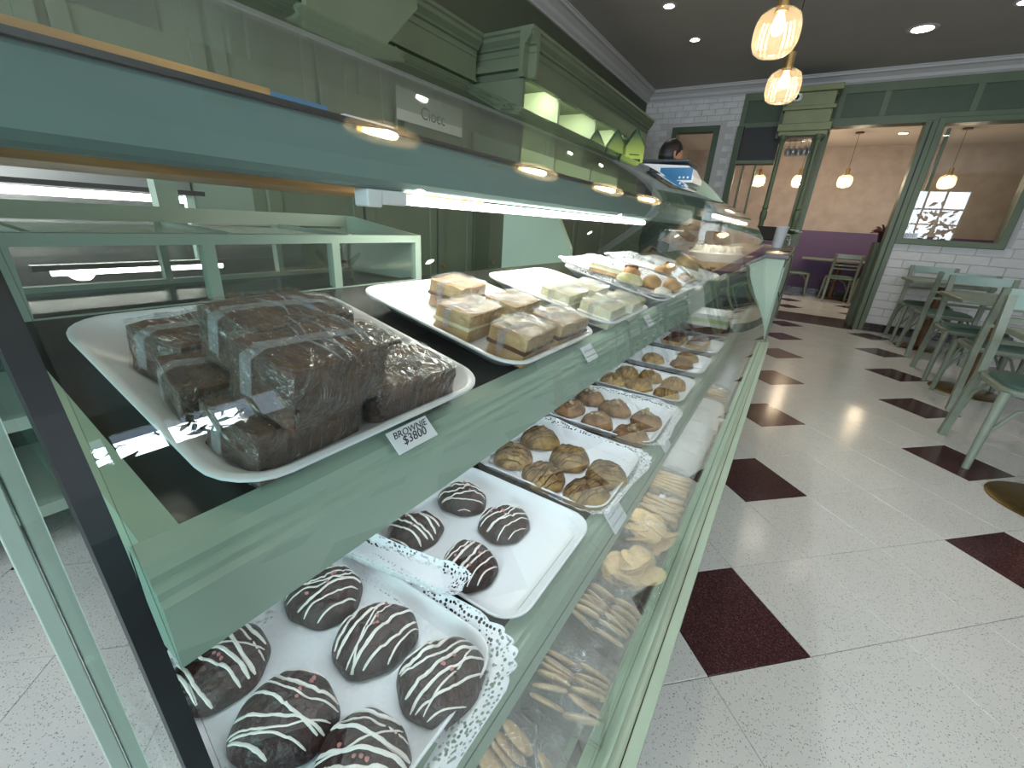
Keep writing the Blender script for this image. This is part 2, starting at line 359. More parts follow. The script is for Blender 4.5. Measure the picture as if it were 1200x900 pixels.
# far wall: brick panels with openings, olive joinery between
def brick_field(par, x0, x1, z0, z1, y, bw, bh, limit, skip=None, stag=True):
    g = .006; me = MB().box(-bw / 2 + g / 2, bw / 2 - g / 2, -.006, .010, g / 2, bh - g / 2, bev=.004, seg=1).mesh('brick', brickw)
    half = MB().box(-bw / 4 + g / 2, bw / 4 - g / 2, -.006, .010, g / 2, bh - g / 2, bev=.004, seg=1).mesh('brick', brickw)
    rows = int(round((z1 - z0) / bh)); n = 0; rest = MB()
    for r in range(rows):
        off = bw / 2 if r % 2 and stag else 0; x = x0 - off
        while x < x1 - .01:
            a, b = max(x, x0), min(x + bw, x1); z = z0 + r * bh
            if b - a > .02 and not (skip and skip(a, b, z, z + bh)):
                jut = rnd.uniform(-.0035, .002)
                full = b - a > bw * .98; hf = abs(b - a - bw / 2) < .01
                if (full or hf) and n < limit: ob('brick', me if full else half, par, ((a + b) / 2, y - .004 + jut, z)); n += 1
                else: rest.box(a + g / 2, b - g / 2, y - .012 + jut, y + .005, z + g / 2, z + bh - g / 2)
            x += bw
    if rest.b.verts: tag(rest.build('cut_bricks', brickw, par), kind='stuff')
wf = struct('wall_far', MB().box(XL, -1.09, YF, YF + .14, 0, 1.12).box(XL, -1.97, YF, YF + .14, 1.12, ZC).box(-1.33, -1.09, YF, YF + .14, 1.12, ZC)
            .box(-1.97, -1.33, YF, YF + .14, 2.47, ZC).box(-1.09, XR, YF, YF + .14, 2.44, ZC)
            .box(.90, XR, YF, YF + .14, 0, 1.12).box(1.94, XR, YF, YF + .14, 1.12, 2.44).box(-1.09, -.06, YF, YF + .14, 0, .92), grout)
brick_field(wf, .97, XR, .10, 1.12, YF, .30, .102, 150, None)
brick_field(wf, 1.98, XR, 1.12, 2.44, YF, .30, .102, 90)
brick_field(wf, XL, -1.09, .12, 2.83, YF, .18, .0753, 60, lambda a, b, z0, z1: b > -2.0 and a < -1.31 and z1 > 1.1 and z0 < 2.47)
bb = struct('baseboard_far', MB().box(.96, XR, YF - .022, YF - .012, 0, .10, bev=.003).box(XL, -1.09, YF - .022, YF - .012, 0, .10), base_red)
struct('trim_1', MB().box(-.03, .86, 7.06, 7.92, .0005, .004), base_red)   # dark threshold band
# crown moulding
cp = [(0, 0), (0, -.14), (.02, -.14), (.025, -.12), (.05, -.10), (.06, -.07), (.10, -.04), (.125, -.035), (.13, -.015), (.14, -.01), (.14, 0)]
struct('trim_2', MB().prism([(XL + a, ZC + b) for a, b in cp], YN, YF), crownm)
struct('trim_3', MB().prism([(YF - a, ZC + b) for a, b in cp], XL, XR, 'x'), crownm)
# olive joinery on the far wall
fj = struct('trim_4', MB().box(-1.09, 4.2, YF - .035, YF - .012, 2.74, 2.83, bev=.004).box(-1.09, 4.2, YF - .035, YF - .012, 2.41, 2.49, bev=.004), olive)
MB().box(-1.09, 4.2, YF - .02, YF - .005, 2.49, 2.74).build('recessed_panel', olive_d, fj)
for x in (-1.09, -.03, .40, 1.18, 1.96, 2.74, 3.52):
    MB().box(x, x + .055, YF - .034, YF - .012, 2.46, 2.76).build('stile', olive, fj)
door = struct('door_1', MB().box(.86, .905, YF - .05, YF + .16, 0, 2.42, bev=.004).box(.915, .965, YF - .05, YF + .16, 0, 2.42, bev=.004), olive)
MB().box(-.10, -.03, YF - .05, YF + .16, 0, 2.42, bev=.004).box(-.20, -.105, YF - .045, YF + .14, 0, 2.42, bev=.004).build('jamb', olive, door)
MB().box(-.2, .965, YF - .045, YF + .15, 2.40, 2.45).build('lintel', olive, door)
MB().box(.905, .915, YF - .04, YF + .1, 0, 2.41).build('seam', black, door)
w3 = struct('window_3', MB().box(.965, 1.03, YF - .05, YF + .14, 1.10, 2.44, bev=.006).box(1.86, 1.93, YF - .05, YF + .14, 1.10, 2.44, bev=.006)
            .box(.965, 1.93, YF - .05, YF + .14, 1.10, 1.165, bev=.006).box(.965, 1.93, YF - .05, YF + .14, 2.38, 2.44, bev=.006), olive)
MB().box(1.075, 1.105, YF + .02, YF + .09, 1.16, 2.34).build('inner_stile', olive, w3)
MB().box(1.02, 1.87, YF - .012, YF - .006, 1.16, 2.39).build('pane', glassw, w3)
ns_ = thing('no_smoking_sign', 'small white and blue no smoking sticker in the lower left corner of the far window', 'sign', (1.10, YF - .014, 1.195))
MB().box(-.065, .065, -.001, .001, -.028, .032).build('sticker', whitep, ns_)
rg = MB(); rg.tube([(-.04 + .018 * math.cos(a), -.002, .002 + .018 * math.sin(a)) for a in [R(20 * k) for k in range(19)]], .0022, 5)
rg.bar((-.053, -.002, -.011), (-.027, -.002, .015), .003, .002, (0, 1, 0)); rg.build('prohibition_mark', mat('sign_red_blue', (.03, .05, .12), .5), ns_)
ln = MB()
for k in range(3): ln.box(-.012, .055 - .01 * k, -.0018, -.001, .018 - .014 * k, .022 - .014 * k)
ln.build('text_lines', mat('sign_blue', (.05, .14, .35), .5), ns_)
w4 = struct('window_4', MB().box(-1.97, -1.90, YF - .04, YF + .12, 1.1, 2.48).box(-1.40, -1.33, YF - .04, YF + .12, 1.1, 2.48)
            .box(-1.97, -1.33, YF - .04, YF + .12, 2.41, 2.48).box(-1.97, -1.33, YF - .04, YF + .12, 1.1, 1.17), olive_d)
MB().box(-1.9, -1.4, YF, YF + .006, 1.17, 2.41).build('pane', glassw, w4)

# room beyond the doorway
Y2 = 11.0
struct('wall_beyond', MB().box(-2.6, XR, Y2, Y2 + .1, 1.25, 2.8), stucco)
struct('wall_beyond_dado', MB().box(-2.6, XR, Y2 - .012, Y2 + .1, 0, 1.25), purple)
struct('baseboard_beyond', MB().box(-2.6, XR, Y2 - .03, Y2 - .012, 0, .12), base_red)
struct('ceiling_beyond', MB().box(-2.6, XR, YF + .14, Y2 + .1, 2.76, 2.86), mat('ceiling_beyond', (.55, .50, .46), .8))
struct('wall_beyond_left', MB().box(-2.7, -2.6, YF + .14, Y2, 0, 2.8), stucco)
for y in (8.2, 8.95): pass

# ---------------------------------------------------------------- ceiling lights
def downlight(x, y, z, label, r=.045, e=16, flat=False):
    t = thing('ceiling_downlight', label, 'ceiling light', (x, y, z), 0, 'recessed ceiling downlights')
    MB().lathe([(r * .98, -.001), (r * .98, -.006), (r * 1.3, -.008), (r * 1.45, -.001)], seg=20).build('trim_ring', crownm, t, True)
    MB().lathe([(0, -.004), (r * .96, -.004), (r * .96, -.001)], seg=20).build('lens', spotm, t)
    l = lamp('downlight_lamp', 'SPOT', (0, 0, -.012), e, (1, .90, .76), spot_size=R(120), spot_blend=.6, shadow_soft_size=.04); l.parent = t
downlight(-1.5, 4.66, ZC, 'ceiling downlight nearest the left cabinets in the photo, left of the pendants')
downlight(-1.44, 5.49, ZC, 'second ceiling downlight back above the cabinet cornice')
downlight(.455, 6.02, ZC, 'wide ceiling downlight right of the pendant lamps', .085, 26)
downlight(1.03, 5.72, ZC, 'ceiling downlight at the right edge of the photo', .05, 22)
for x, y, l in ((1.7, 3.0, 'ceiling downlight above the second cafe table row'), (.45, 2.2, 'ceiling downlight above the aisle beside the display case'), (1.6, .6, 'ceiling downlight above the near end of the seating'),
                (-1.5, 2.4, 'ceiling downlight above the aisle behind the display case'), (-1.5, .4, 'ceiling downlight behind the near end of the display case')):
    downlight(x, y, ZC, l, .05, 6 if x < 0 else 18)
downlight(.95, 9.9, 2.76, 'downlight in the room beyond the doorway', .06, 26)
downlight(2.2, 8.6, 2.76, 'downlight in the room beyond, behind the far window', .06, 26)
downlight(-1.0, 8.8, 2.76, 'downlight in the room beyond, behind the display shelves', .05, 20)

lampglass = glass('ribbed_amber_glass', (.97, .94, .88), 1.5, .12, film=.05, filmcol=(1, .88, .70))
def pendant(x, y, z, zc, label, grp, s=1.0, e=6, stem=None):
    t = thing('pendant_lamp', label, 'pendant lamp', (x, y, z), 0, grp)
    pr_ = [(.030, .098), (.055, .094), (.085, .072), (.098, .038), (.101, 0), (.098, -.038), (.085, -.070), (.060, -.088), (.030, -.094), (.028, -.092), (.058, -.085), (.082, -.067), (.094, -.036), (.097, 0), (.094, .036), (.082, .069), (.054, .090), (.030, .094)]
    MB().lathe([(a * s, b * s) for a, b in pr_], seg=56, ripple=.035).build('glass_shade', lampglass, t)
    MB().lathe([(0, .19 * s), (.028 * s, .19 * s), (.028 * s, .085 * s), (0, .085 * s)], seg=16).build('brass_cap', brass_l, t, True)
    MB().tube([(0, 0, .18 * s), (0, 0, zc - z - .01)], .0028, 6).build('cord', black, t)
    MB().lathe([(0, 0), (.06, 0), (.06, -.018), (0, -.022)], (0, 0, zc - z), 20).build('ceiling_rose', brass_l if s == 1 else woodd, t, True)
    MB().lathe([(0, .085), (.014, .08), (.026, .045), (.028, .02), (.02, 0), (0, -.008)], seg=14).build('bulb', bulbm, t, True)
    l = lamp('pendant_light', 'POINT', (0, 0, -.02), e, (1, .86, .70), shadow_soft_size=.03); l.parent = t
for k, (y, lb) in enumerate(((.07, 'ribbed glass pendant hanging over the near end of the display case'), (.98, 'ribbed glass pendant hanging over the case, second from its near end'),
                             (1.89, 'ribbed glass pendant hanging over the middle of the case'), (2.80, 'upper larger ribbed glass pendant with brass cap at the top of the photo'),
                             (3.71, 'lower ribbed glass pendant just above the wall camera'))):
    pendant(-.35, y, 2.01, ZC, lb, 'amber pendants above the display case', e=3.0)
for x, lb in ((.37, 'pendant lamp seen through the doorway in the next room'), (1.66, 'pendant lamp seen through the far window in the next room'), (-.93, 'pendant lamp seen behind the corner shelf posts'), (-.30, 'pendant lamp glimpsed behind the hanging wine glasses')):
    pendant(x, 9.68, 2.03, 2.76, lb, 'pendants in the next room', s=1.05, e=12)

# ---------------------------------------------------------------- display case
LC = 3.27
def slz(x, h=0): return .931 + .2 * (-.21 - x) + h     # height of the sloped upper shelf at depth x
SL = math.atan(.2)
case = thing('display_case', 'long sage green pastry display case with curved glass front', 'display case')
prof = [(-.046, .426), (-.060, .50), (-.085, .62), (-.120, .755), (-.146, .870), (-.164, .960), (-.180, 1.010), (-.197, 1.050), (-.218, 1.090), (-.244, 1.128), (-.277, 1.162), (-.317, 1.193), (-.362, 1.219), (-.409, 1.242), (-.455, 1.263), (-.507, 1.288), (-.560, 1.312), (-.610, 1.330), (-.66, 1.338), (-.95, 1.342)]
def smoothp(p, n=3):
    out = []
    for i in range(len(p) - 1):
        p0 = p[max(i - 1, 0)]; p1 = p[i]; p2 = p[i + 1]; p3 = p[min(i + 2, len(p) - 1)]
        for k in range(n):
            t = k / n
            out.append(tuple(.5 * ((2 * p1[d]) + (-p0[d] + p2[d]) * t + (2 * p0[d] - 5 * p1[d] + 4 * p2[d] - p3[d]) * t * t + (-p0[d] + 3 * p1[d] - 3 * p2[d] + p3[d]) * t ** 3) for d in (0, 1)))
    return out + [p[-1]]
pf = smoothp(prof, 3)
def offs(p, d):
    o = []
    for i in range(len(p)):
        a = Vector(p[max(i - 1, 0)]); b = Vector(p[min(i + 1, len(p) - 1)]); t = (b - a).normalized(); o.append((p[i][0] - t.y * d, p[i][1] + t.x * d))
    return o
inn = offs(pf, .0022)
if inn[5][0] > pf[5][0]: inn = offs(pf, -.0022)
fg = MB().prism(pf + inn[::-1], .028, LC - .005)
fgo = fg.build('curved_front_glass', glassm, case, True, ang=30)
# bright polished rim at the far end of the curved glass
MB().prism([p for p in pf[:-6]] + [p for p in inn[:-6]][::-1], LC - .005, LC).build('far_glass_edge', edge_g, case)
# near end: glass side pane with a dark front edge
ins = offs(pf, .0075)
if ins[5][0] > pf[5][0]: ins = offs(pf, -.0075)
side = ins[:-8]
endp = [(x - .003, z) for x, z in side] + [(-.86, side[-1][1]), (-.86, .426)]
MB().prism(endp, .0200, .0262).build('end_glass_pane', glassd, case)
back = offs(side, .010)
if back[5][0] > side[5][0]: back = offs(side, -.010)
MB().prism(side + back[::-1], .0195, .0270).build('dark_edge_seal', edge_d, case)
MB().box(-.475, -.465, -.02, .0198, 0, 1.3).box(-.486, -.4745, .0075, .0198, 0, 1.30)
post = MB().box(-.484, -.466, .0078, .0192, 0, 1.30, bev=.001).build('end_post', sage, case)
# bottom rail, base, deck
MB().prism([(-.0110, .424), (-.0110, .36), (-.10, .36), (-.10, .410), (-.050, .418), (-.050, .428), (-.044, .428), (-.044, .420), (-.0290, .420), (-.0290, .424)], .03, LC).build('front_rail', sage_l, case)
MB().box(-.0300, -.0284, .03, LC, .4235, .4250).build('rail_seam', blackg, case)
MB().box(-.84, -.085, .03, LC, 0.08, .36).box(-.80, -.13, .06, LC - .03, 0, .08).build('base_cabinet', sage, case)
MB().box(-.62, -.100, .03, LC - .01, .402, .412).build('deck', deckm, case)
MB().box(-.090, -.060, .03, LC - .01, .411, .4135).build('deck_channel', dsteel, case)
MB().box(-.70, -.685, .03, LC - .01, .40, .93).build('back_panel', deckm, case)
# shelf 2 (flat)
fr2 = MB().prism([(-.128, .629), (-.128, .688), (-.133, .694), (-.136, .694), (-.139, .699), (-.158, .699), (-.158, .629)], .045, LC - .02)
fr2.build('lower_shelf_rail', sage, case)
MB().box(-.1278, -.1270, .05, LC - .02, .660, .6615).build('rail_groove_shade', mat('groove_shadow_green', (.14, .22, .17), .5), case)  # flat strip; the groove's shade is put into its darker green
MB().box(-.60, -.158, .045, LC - .02, .682, .694).build('lower_shelf_plate', dsteel, case)
# shelf 1 (sloped): rail, mitred end rail and plate
def sloped(x0, x1, y0, y1, h0, h1):
    return [(x0, slz(x0, h0)), (x1, slz(x1, h0)), (x1, slz(x1, h1)), (x0, slz(x0, h1))]
r1 = MB().prism([(-.200, .878), (-.200, .916), (-.203, .919), (-.203, .923), (-.207, .926), (-.207, .930), (-.212, .9345), (-.226, .938), (-.229, .930), (-.229, .878)], .036, LC - .03)
r1.build('upper_shelf_rail', sage, case)
e1 = MB(); V = []
for x in (-.226, -.520):
    V.append([e1.b.verts.new((x, y, slz(x, h))) for y, h in ((.036, -.045), (.036, .001), (.040, .004), (.056, .004), (.056, -.045))])
for k in range(5): e1.b.faces.new((V[0][k], V[0][(k + 1) % 5], V[1][(k + 1) % 5], V[1][k]))
e1.b.faces.new(V[0]); e1.b.faces.new(V[1][::-1])
e1.build('end_shelf_rail', sage_l, case)
MB().bar((-.2270, .0565, .9372), (-.2035, .0385, .9225), .0008, .001).build('mitre_joint', blackg, case)
MB().prism(sloped(-.229, -.52, 0, 0, -.010, 0), .056, LC - .03).build('upper_shelf_plate', dsteel, case)
# header beam, led tube
MB().prism([(-.400, 1.116), (-.396, 1.122), (-.400, 1.140), (-.402, 1.166), (-.406, 1.170), (-.425, 1.170), (-.425, 1.113), (-.404, 1.113)], -.35, 1.98).build('header_beam', sage_shade, case)
MB().box(-.428, -.401, -.35, 1.98, 1.1702, 1.1745).build('beam_gasket', blackg, case)
MB().box(-.470, -.403, -.35, .235, 1.1747, 1.1800).build('orange_edging', wood, case)  # orange strip along the top of the beam
MB().box(-.62, -.45, -.35, .60, 1.1085, 1.1155).build('orange_ledge', wood, case)  # orange board behind the foot of the beam
ledh = MB().box(-.420, -.398, .325, .345, 1.094, 1.112, bev=.002).box(-.418, -.400, .345, .385, 1.0975, 1.1125, bev=.003).build('led_holder', whitep, case)
MB().tube([(-.408, .385, 1.1045), (-.408, 1.345, 1.1045)], .0058, 12).build('led_tube', ledm, case)
l = lamp('case_led_light', 'AREA', (-.408, .86, 1.096), 1.5, (1, .96, .88), (0, 0, 0), shape='RECTANGLE', size=.012, size_y=.96)
l2 = lamp('case_led_light', 'AREA', (-.30, 2.45, 1.14), 2.0, (1, .95, .86), (0, 0, 0), shape='RECTANGLE', size=.012, size_y=1.2)
MB().tube([(-.300, 1.85, 1.150), (-.300, 3.05, 1.150)], .0058, 12).build('led_tube', ledm, case)
MB().box(-.31, -.29, 1.8, 3.1, 1.156, 1.164).build('led_holder', whitep, case)
for y0, y1 in ((.07, 1.60), (1.66, 3.2)):  # unseen strips and lamps added to brighten the lower trays and the deck
    for x, z, e in ((-.243, .873, 1.25), (-.170, .624, 1.3)):
        MB().box(x - .008, x + .008, y0, y1, z, z + .005).build('added_fill_strip', whitep, case)
        lamp('added_shelf_fill', 'AREA', (x, (y0 + y1) / 2, z - .001), e, (.86, .93, 1.0), (0, R(-12), 0), shape='RECTANGLE', size=.012, size_y=y1 - y0)
# far uprights and far end panel (opaque, light green)
fe = [(-.97, 1.40), (-.80, 1.425), (-.695, 1.431), (-.640, 1.407), (-.604, 1.380), (-.570, 1.352), (-.539, 1.325), (-.505, 1.293), (-.474, 1.265), (-.46, 1.25), (-.46, 1.19), (-.97, 1.19)]
MB().prism(fe, LC + .004, LC + .022).build('far_end_panel', sage_l, case)
MB().prism([(x, z) for x, z in side] + [(-.86, side[-1][1]), (-.86, .426)], LC - .012, LC - .006).build('far_glass_pane', glassm, case)
# rear boxed doors behind the upper shelf
XB, XC = -.506, -.680
def frame_rect(mb, x, t, y0, y1, z0, z1, w, wt=None):
    wt = wt or w
    mb.box(x - t, x, y0, y0 + w, z0, z1).box(x - t, x, y1 - w, y1, z0, z1).box(x - t, x, y0, y1, z1 - wt, z1).box(x - t, x, y0, y1, z0, z0 + .006)
    return mb
rd = frame_rect(MB(), XB, .012, .060, .512, .985, 1.058, .012, .010)
for y in (.204, .352): rd.box(XB - .012, XB, y, y + .011, .985, 1.05)
rd.build('rear_door_frame', sage, case)
rb = frame_rect(MB(), XC, .012, .055, .512, .985, 1.079, .010, .018)
for y in (.225, .375): rb.box(XC - .012, XC, y, y + .008, .985, 1.065)
for y in (.085, .235, .385): rb.bar((XB - .006, y, 1.057), (XC, y, 1.060), .006, .004)
rb.box(XC - .02, XC, .235, .258, 1.079, 1.14)
rb.build('rear_box_frame', sage, case)
MB().box(XB - .008, XB - .005, .07, .505, .99, 1.05).box(XC - .008, XC - .005, .06, .505, .99, 1.065).build('rear_door_glass', glassw, case)
MB().prism([(XB, .988), (XC, .988), (XC, 1.078), (XC + .01, 1.079), (XB, 1.058)], .505, .512).build('rear_box_cheek', sage, case)
MB().prism([(XB - .002, 1.0545), (XC, 1.0570), (XC, 1.0590), (XB - .002, 1.0565)], .065, .505).build('rear_box_top_glass', glassw, case)
MB().box(XC, XB, .055, .512, .978, .985).build('rear_box_floor', dsteel, case)
# partition further along behind the case
pt = MB().prism([(-.885, .70), (-.620, .70), (-.620, 1.013), (-.672, 1.103), (-.885, 1.107)], 1.300, 1.322)
tag(pt.build('partition_board', sage_l), 'upright pale green partition board with a clipped corner behind the trays', 'partition')

# clear end: gloves, price tags on the rails
def glove(x, y, z):
    t = MB()
    for k, (a, L) in enumerate(((-38, .026), (-14, .036), (2, .040), (18, .036), (52, .024))):
        b = Vector((0, (k - 2) * .009, .022)); d = Vector((0, math.sin(R(a)), math.cos(R(a))))
        t.tube([b, b + d * L * .5, b + d * L * .85, b + d * L], [.0055, .0052, .0042, .0015], 8, flat=.5)
    t.tube([(0, 0, -.005), (0, 0, .012), (0, 0, .026)], [.020, .021, .016], 12, flat=.4, up=(1, 0, 0))
    o = t.build('plastic_glove', glassc, None, True, (x, y, z), (0, R(-8), R(-10)))
    tag(o, 'clear disposable plastic glove standing behind the rear glass door', 'glove')
glove(-.60, .43, .988)

def price_tag(x, y, z, w, h, lines, label, tilt=R(-14), ry=0):
    t = thing('price_tag', label, 'price tag', (x, y, z), 0, 'paper price tags on the shelf rails')
    s_ = MB().box(-.0004, .0004, -w / 2, w / 2, -h / 2, h / 2); o = s_.build('paper_slip', paper, t)
    for i, (b, sz) in enumerate(lines):
        if not b:
            m_ = MB(); n_ = int(w * 330)
            for c_ in range(n_):
                y0 = (c_ - n_ / 2 + .5) * .0027; q = [(.0007, y0 + rnd.uniform(-.001, .001), h * (.16 - .36 * i) + rnd.uniform(-.5, .5) * sz * .5) for _ in range(4)]
                m_.tube(q, .00018, 4)
            tag(m_.build('handwriting', ink, t), kind='stuff'); continue
        txt(b, sz, ink, t, face_x(.0006, 0, h * (.12 - .36 * i)), ext=.0001, shear=.3)
    t.rotation_euler = (R(ry), tilt, 0)
    return t
price_tag(-.2055, .196, .9375, .039, .018, [('BROWNIE', .0072), ('$3800', .0092)], 'white price tag lettered BROWNIE $3800 under the brownie tray', R(-48), 0)
price_tag(-.2030, .520, .9285, .034, .022, [('', .006), ('', .006)], 'small price tag under the tray of layered cake slices', R(-40))
price_tag(-.2030, .800, .9285, .034, .022, [('', .006), ('', .006)], 'small price tag under the tray of pale cream slices', R(-40))
price_tag(-.2030, 1.14, .9285, .034, .022, [('', .006), ('', .006)], 'small price tag under the first doily tray on the upper shelf', R(-40))
price_tag(-.1290, .520, .694, .050, .034, [('', .008), ('', .007)], 'white handwritten tag on the lower rail beside the dark-drizzled oat cookies', R(-40))
price_tag(-.1280, .80, .692, .045, .026, [('', .006)], 'blank-looking white tag on the lower rail below the walnut cookies', R(-40))

# ---------------------------------------------------------------- trays and doilies
def rrect(L, Wd, r, n=6):
    pts = []
    for cx, cy, a0 in ((L / 2 - r, Wd / 2 - r, 0), (-L / 2 + r, Wd / 2 - r, 90), (-L / 2 + r, -Wd / 2 + r, 180), (L / 2 - r, -Wd / 2 + r, 270)):
        for k in range(n + 1): a = R(a0 + 90 * k / n); pts.append((cx + r * math.cos(a), cy + r * math.sin(a)))
    return pts
def tray_mesh(L, Wd, h=.021, nm='foam_tray', k=1.0):
    lv = [(L - .055, Wd - .055, .020, 0), (L - .030, Wd - .030, .026, h * .5), (L - .006, Wd - .006, .032, h * .88), (L, Wd, .034, h * .9), (L, Wd, .034, h), (L - .007, Wd - .007, .031, h * 1.02),
          (L - .013, Wd - .013, .029, h * .93), (L - .034, Wd - .034, .024, h * .5), (L - .062, Wd - .062, .019, h * .16), (L - .085, Wd - .085, .014, .0030)]
    lv = [(L - (L - a) * k, Wd - (Wd - w) * k, r_, z) for a, w, r_, z in lv]
    b = bmesh.new(); rings = [[b.verts.new((x, y, z)) for x, y in rrect(l, w, r)] for l, w, r, z in lv]
    n = len(rings[0])
    for A, B in zip(rings, rings[1:]):
        for k in range(n): b.faces.new((A[k], A[(k + 1) % n], B[(k + 1) % n], B[k]))
    b.faces.new(rings[0][::-1]); b.faces.new(rings[-1])
    m = MB(); m.b.free(); m.b = b
    return m.mesh(nm, trayw, True, 50)
trm = tray_mesh(.246, .222)
def tray(x, y, z, label, rot=(0, 0, 0), me=None, group='white foam trays'):
    o = ob('foam_tray', me or trm, None, (x, y, z), rot); return tag(o, label, 'tray', group)
def doily(x, y, z, L, Wd, label, rot=(0, 0, 0), seed=0, droop=.010):
    """rectangular paper doily with scalloped lace rim"""
    b = bmesh.new(); lay = b.verts.layers.float.new('band'); n = 96; rings = []
    for q, bd in ((0, 0), (.45, 0), (.78, 0), (.80, 1), (.90, 1), (.972, 1), (1.0, 0)):
        ring = []
        for k in range(n):
            a = 2 * math.pi * k / n; ca, sa = math.cos(a), math.sin(a)
            e = .30; sx = math.copysign(abs(ca) ** e, ca); sy = math.copysign(abs(sa) ** e, sa)
            sc = 1 + (.030 * abs(math.sin(k * math.pi / 4)) if q > .9 else 0)
            px, py = sx * L / 2 * q * sc, sy * Wd / 2 * q * sc
            zz = .0008 + noise.noise(Vector((px * 14 + seed, py * 14, seed))) * .0022 * (q > .3) + max(0, q - .84) * .10 * (1 + .4 * noise.noise(Vector((a * 3, seed, 0))))
            v = b.verts.new((px, py, zz)); v[lay] = bd; ring.append(v)
            if q == 0: break
        rings.append(ring)
    for A, B in zip(rings, rings[1:]):
        for k in range(n):
            j = (k + 1) % n
            if len(A) == 1: b.faces.new((A[0], B[k], B[j]))
            else: b.faces.new((A[k], B[k], B[j], A[j]))
    me = bpy.data.meshes.new('paper_doily'); b.to_mesh(me); b.free(); me.materials.append(lacem)
    for p in me.polygons: p.use_smooth = True
    return tag(ob('paper_doily', me, None, (x, y, z), rot), label, 'doily', 'white lace paper doilies')

# upper shelf trays (tilted with the shelf: back edge higher)
TR = (0, SL, 0)
def up(x, h=0): return slz(x) + h
XT = -.331
tray(XT, .183, up(XT, .001), 'white foam tray holding the stacked wrapped brownies', TR)
tray(XT, .447, up(XT, .001), 'white foam tray holding the wrapped layered cake slices', TR)
tray(XT, .708, up(XT, .001), 'white foam tray holding the pale cream cake slices', TR)
tray(XT, 1.005, up(XT, .001), 'white tray under a lace doily with mixed pastries on the upper shelf', TR)
tray(XT, 1.290, up(XT, .001), 'second doily-lined white tray with pastries on the upper shelf', TR)
tray(XT, 1.575, up(XT, .001), 'foam tray with a long cream roll at the far part of the upper shelf', TR)
for y, s_, l_ in ((1.005, 1, 'lace doily spilling over the mixed pastry tray on the upper shelf'), (1.290, 2, 'lace doily under the far pastries on the upper shelf')):
    doily(XT + .004, y, up(XT, .0195), .276, .252, l_, TR, s_)

# ---------------------------------------------------------------- wrapped cakes
def cake_thing(name, label, cat, grp, L, Wd, H, mcore, seed, layers=None):
    t = thing(name, label, cat, (0, 0, 0), 0, grp)
    b = bmesh.new(); bmesh.ops.create_cube(b, size=1)
    bmesh.ops.subdivide_edges(b, edges=b.edges[:], cuts=5, use_grid_fill=True)
    fb = b.copy()
    for v in b.verts:
        c = v.co.copy(); v.co = Vector((c.x * L, c.y * Wd, (c.z + .5) * H))
        q = 1 - .06 * (abs(c.x * 2) ** 6 + abs(c.y * 2) ** 6) / 2; v.co.x *= q; v.co.y *= q
        v.co += Vector((noise.noise(c * 4 + Vector((seed, 0, 0))), noise.noise(c * 4 + Vector((0, seed, 0))), (noise.noise(c * 6 + Vector((0, 0, seed))) if c.z > -.4 else 0))) * .0022
    m = MB(); m.b.free(); m.b = b; m.build('cake_core', mcore, t, True, ang=50)
    if layers:
        MB().box(-L / 2 - .0006, L / 2 + .0006, -Wd / 2 - .0006, Wd / 2 + .0006, H * .42, H * .55, bev=.0015, seg=1).build('filling_layer', layers, t)
    for v in fb.verts:
        c = v.co.copy(); e = .0022
        w = noise.noise(c * 7 + Vector((seed, seed, 0)))
        q = 1 - .10 * (abs(c.x * 2) ** 6 + abs(c.y * 2) ** 6) / 2
        v.co = Vector((c.x * (L + 2 * e) * q, c.y * (Wd + 2 * e) * q, (c.z + .5) * (H + 1.4 * e) - .0003)) + Vector((w, noise.noise(c * 9 + Vector((3, seed, 1))), noise.noise(c * 8 + Vector((seed, 2, 5))) if c.z > -.4 else 0)) * .0022
    m = MB(); m.b.free(); m.b = fb; wr_ = m.build('film_wrap', film, t, True)
    # folded seam of film across the top and bunched ends
    f = MB()
    pts = [(-L * .1, -Wd / 2 - .003, H * .3), (-L * .12, -Wd / 2 - .002, H * .95), (-L * .1, -Wd / 2 + .006, H + .0032), (L * .02, Wd * .1, H + .0036), (L * .1, Wd / 2 - .004, H + .003), (L * .12, Wd / 2 + .003, H * .8)]
    for i in range(len(pts) - 1):
        a, b2 = Vector(pts[i]), Vector(pts[i + 1]); wv = Vector((L * .085, 0, 0))
        vs4 = [f.b.verts.new(p) for p in (a - wv, a + wv, b2 + wv, b2 - wv)]; f.b.faces.new(vs4)
    bmesh.ops.remove_doubles(f.b, verts=f.b.verts[:], dist=.0001)
    for k in range(9):
        x0, y0 = rnd.uniform(-.4, .4) * L, rnd.uniform(-.45, .45) * Wd; a = rnd.uniform(-.5, .5); q = rnd.uniform(.008, .02)
        f.tube([(x0 - q * math.cos(a), y0 - q * math.sin(a), H + .0026), (x0, y0 + .002, H + .0034), (x0 + q * math.cos(a), y0 + q * math.sin(a), H + .0026)], [.0002, .0006, .0002], 4)
    f.build('film_fold', filmw, t, True)
    return t
def place_cake(proto, first, x, y, h, label, rz=0, tilt=SL, extra=0):
    loc = (x, y, up(x, h)); rot = (0, tilt, rz)
    if first: proto.location = loc; proto.rotation_euler = rot; proto['label'] = label; return proto
    return dup(proto, loc, rot, label)
BW, BL, BH = .052, .077, .034
br = cake_thing('wrapped_brownie', 'x', 'brownie', 'film-wrapped brownies on the first tray', BW, BL, BH, brown, 1.3)
br2 = cake_thing('wrapped_brownie', 'x', 'brownie', 'film-wrapped brownies on the first tray', BW * 1.02, BL * .97, BH * 1.04, brown, 7.7)
low = .0055
place_cake(br, True, -.250, .128, low, 'wrapped brownie at the front left of the lowest layer, supporting the top ones', R(6))
place_cake(br2, True, -.247, .220, low, 'wrapped brownie lying alone at the right front of the tray', R(-6))
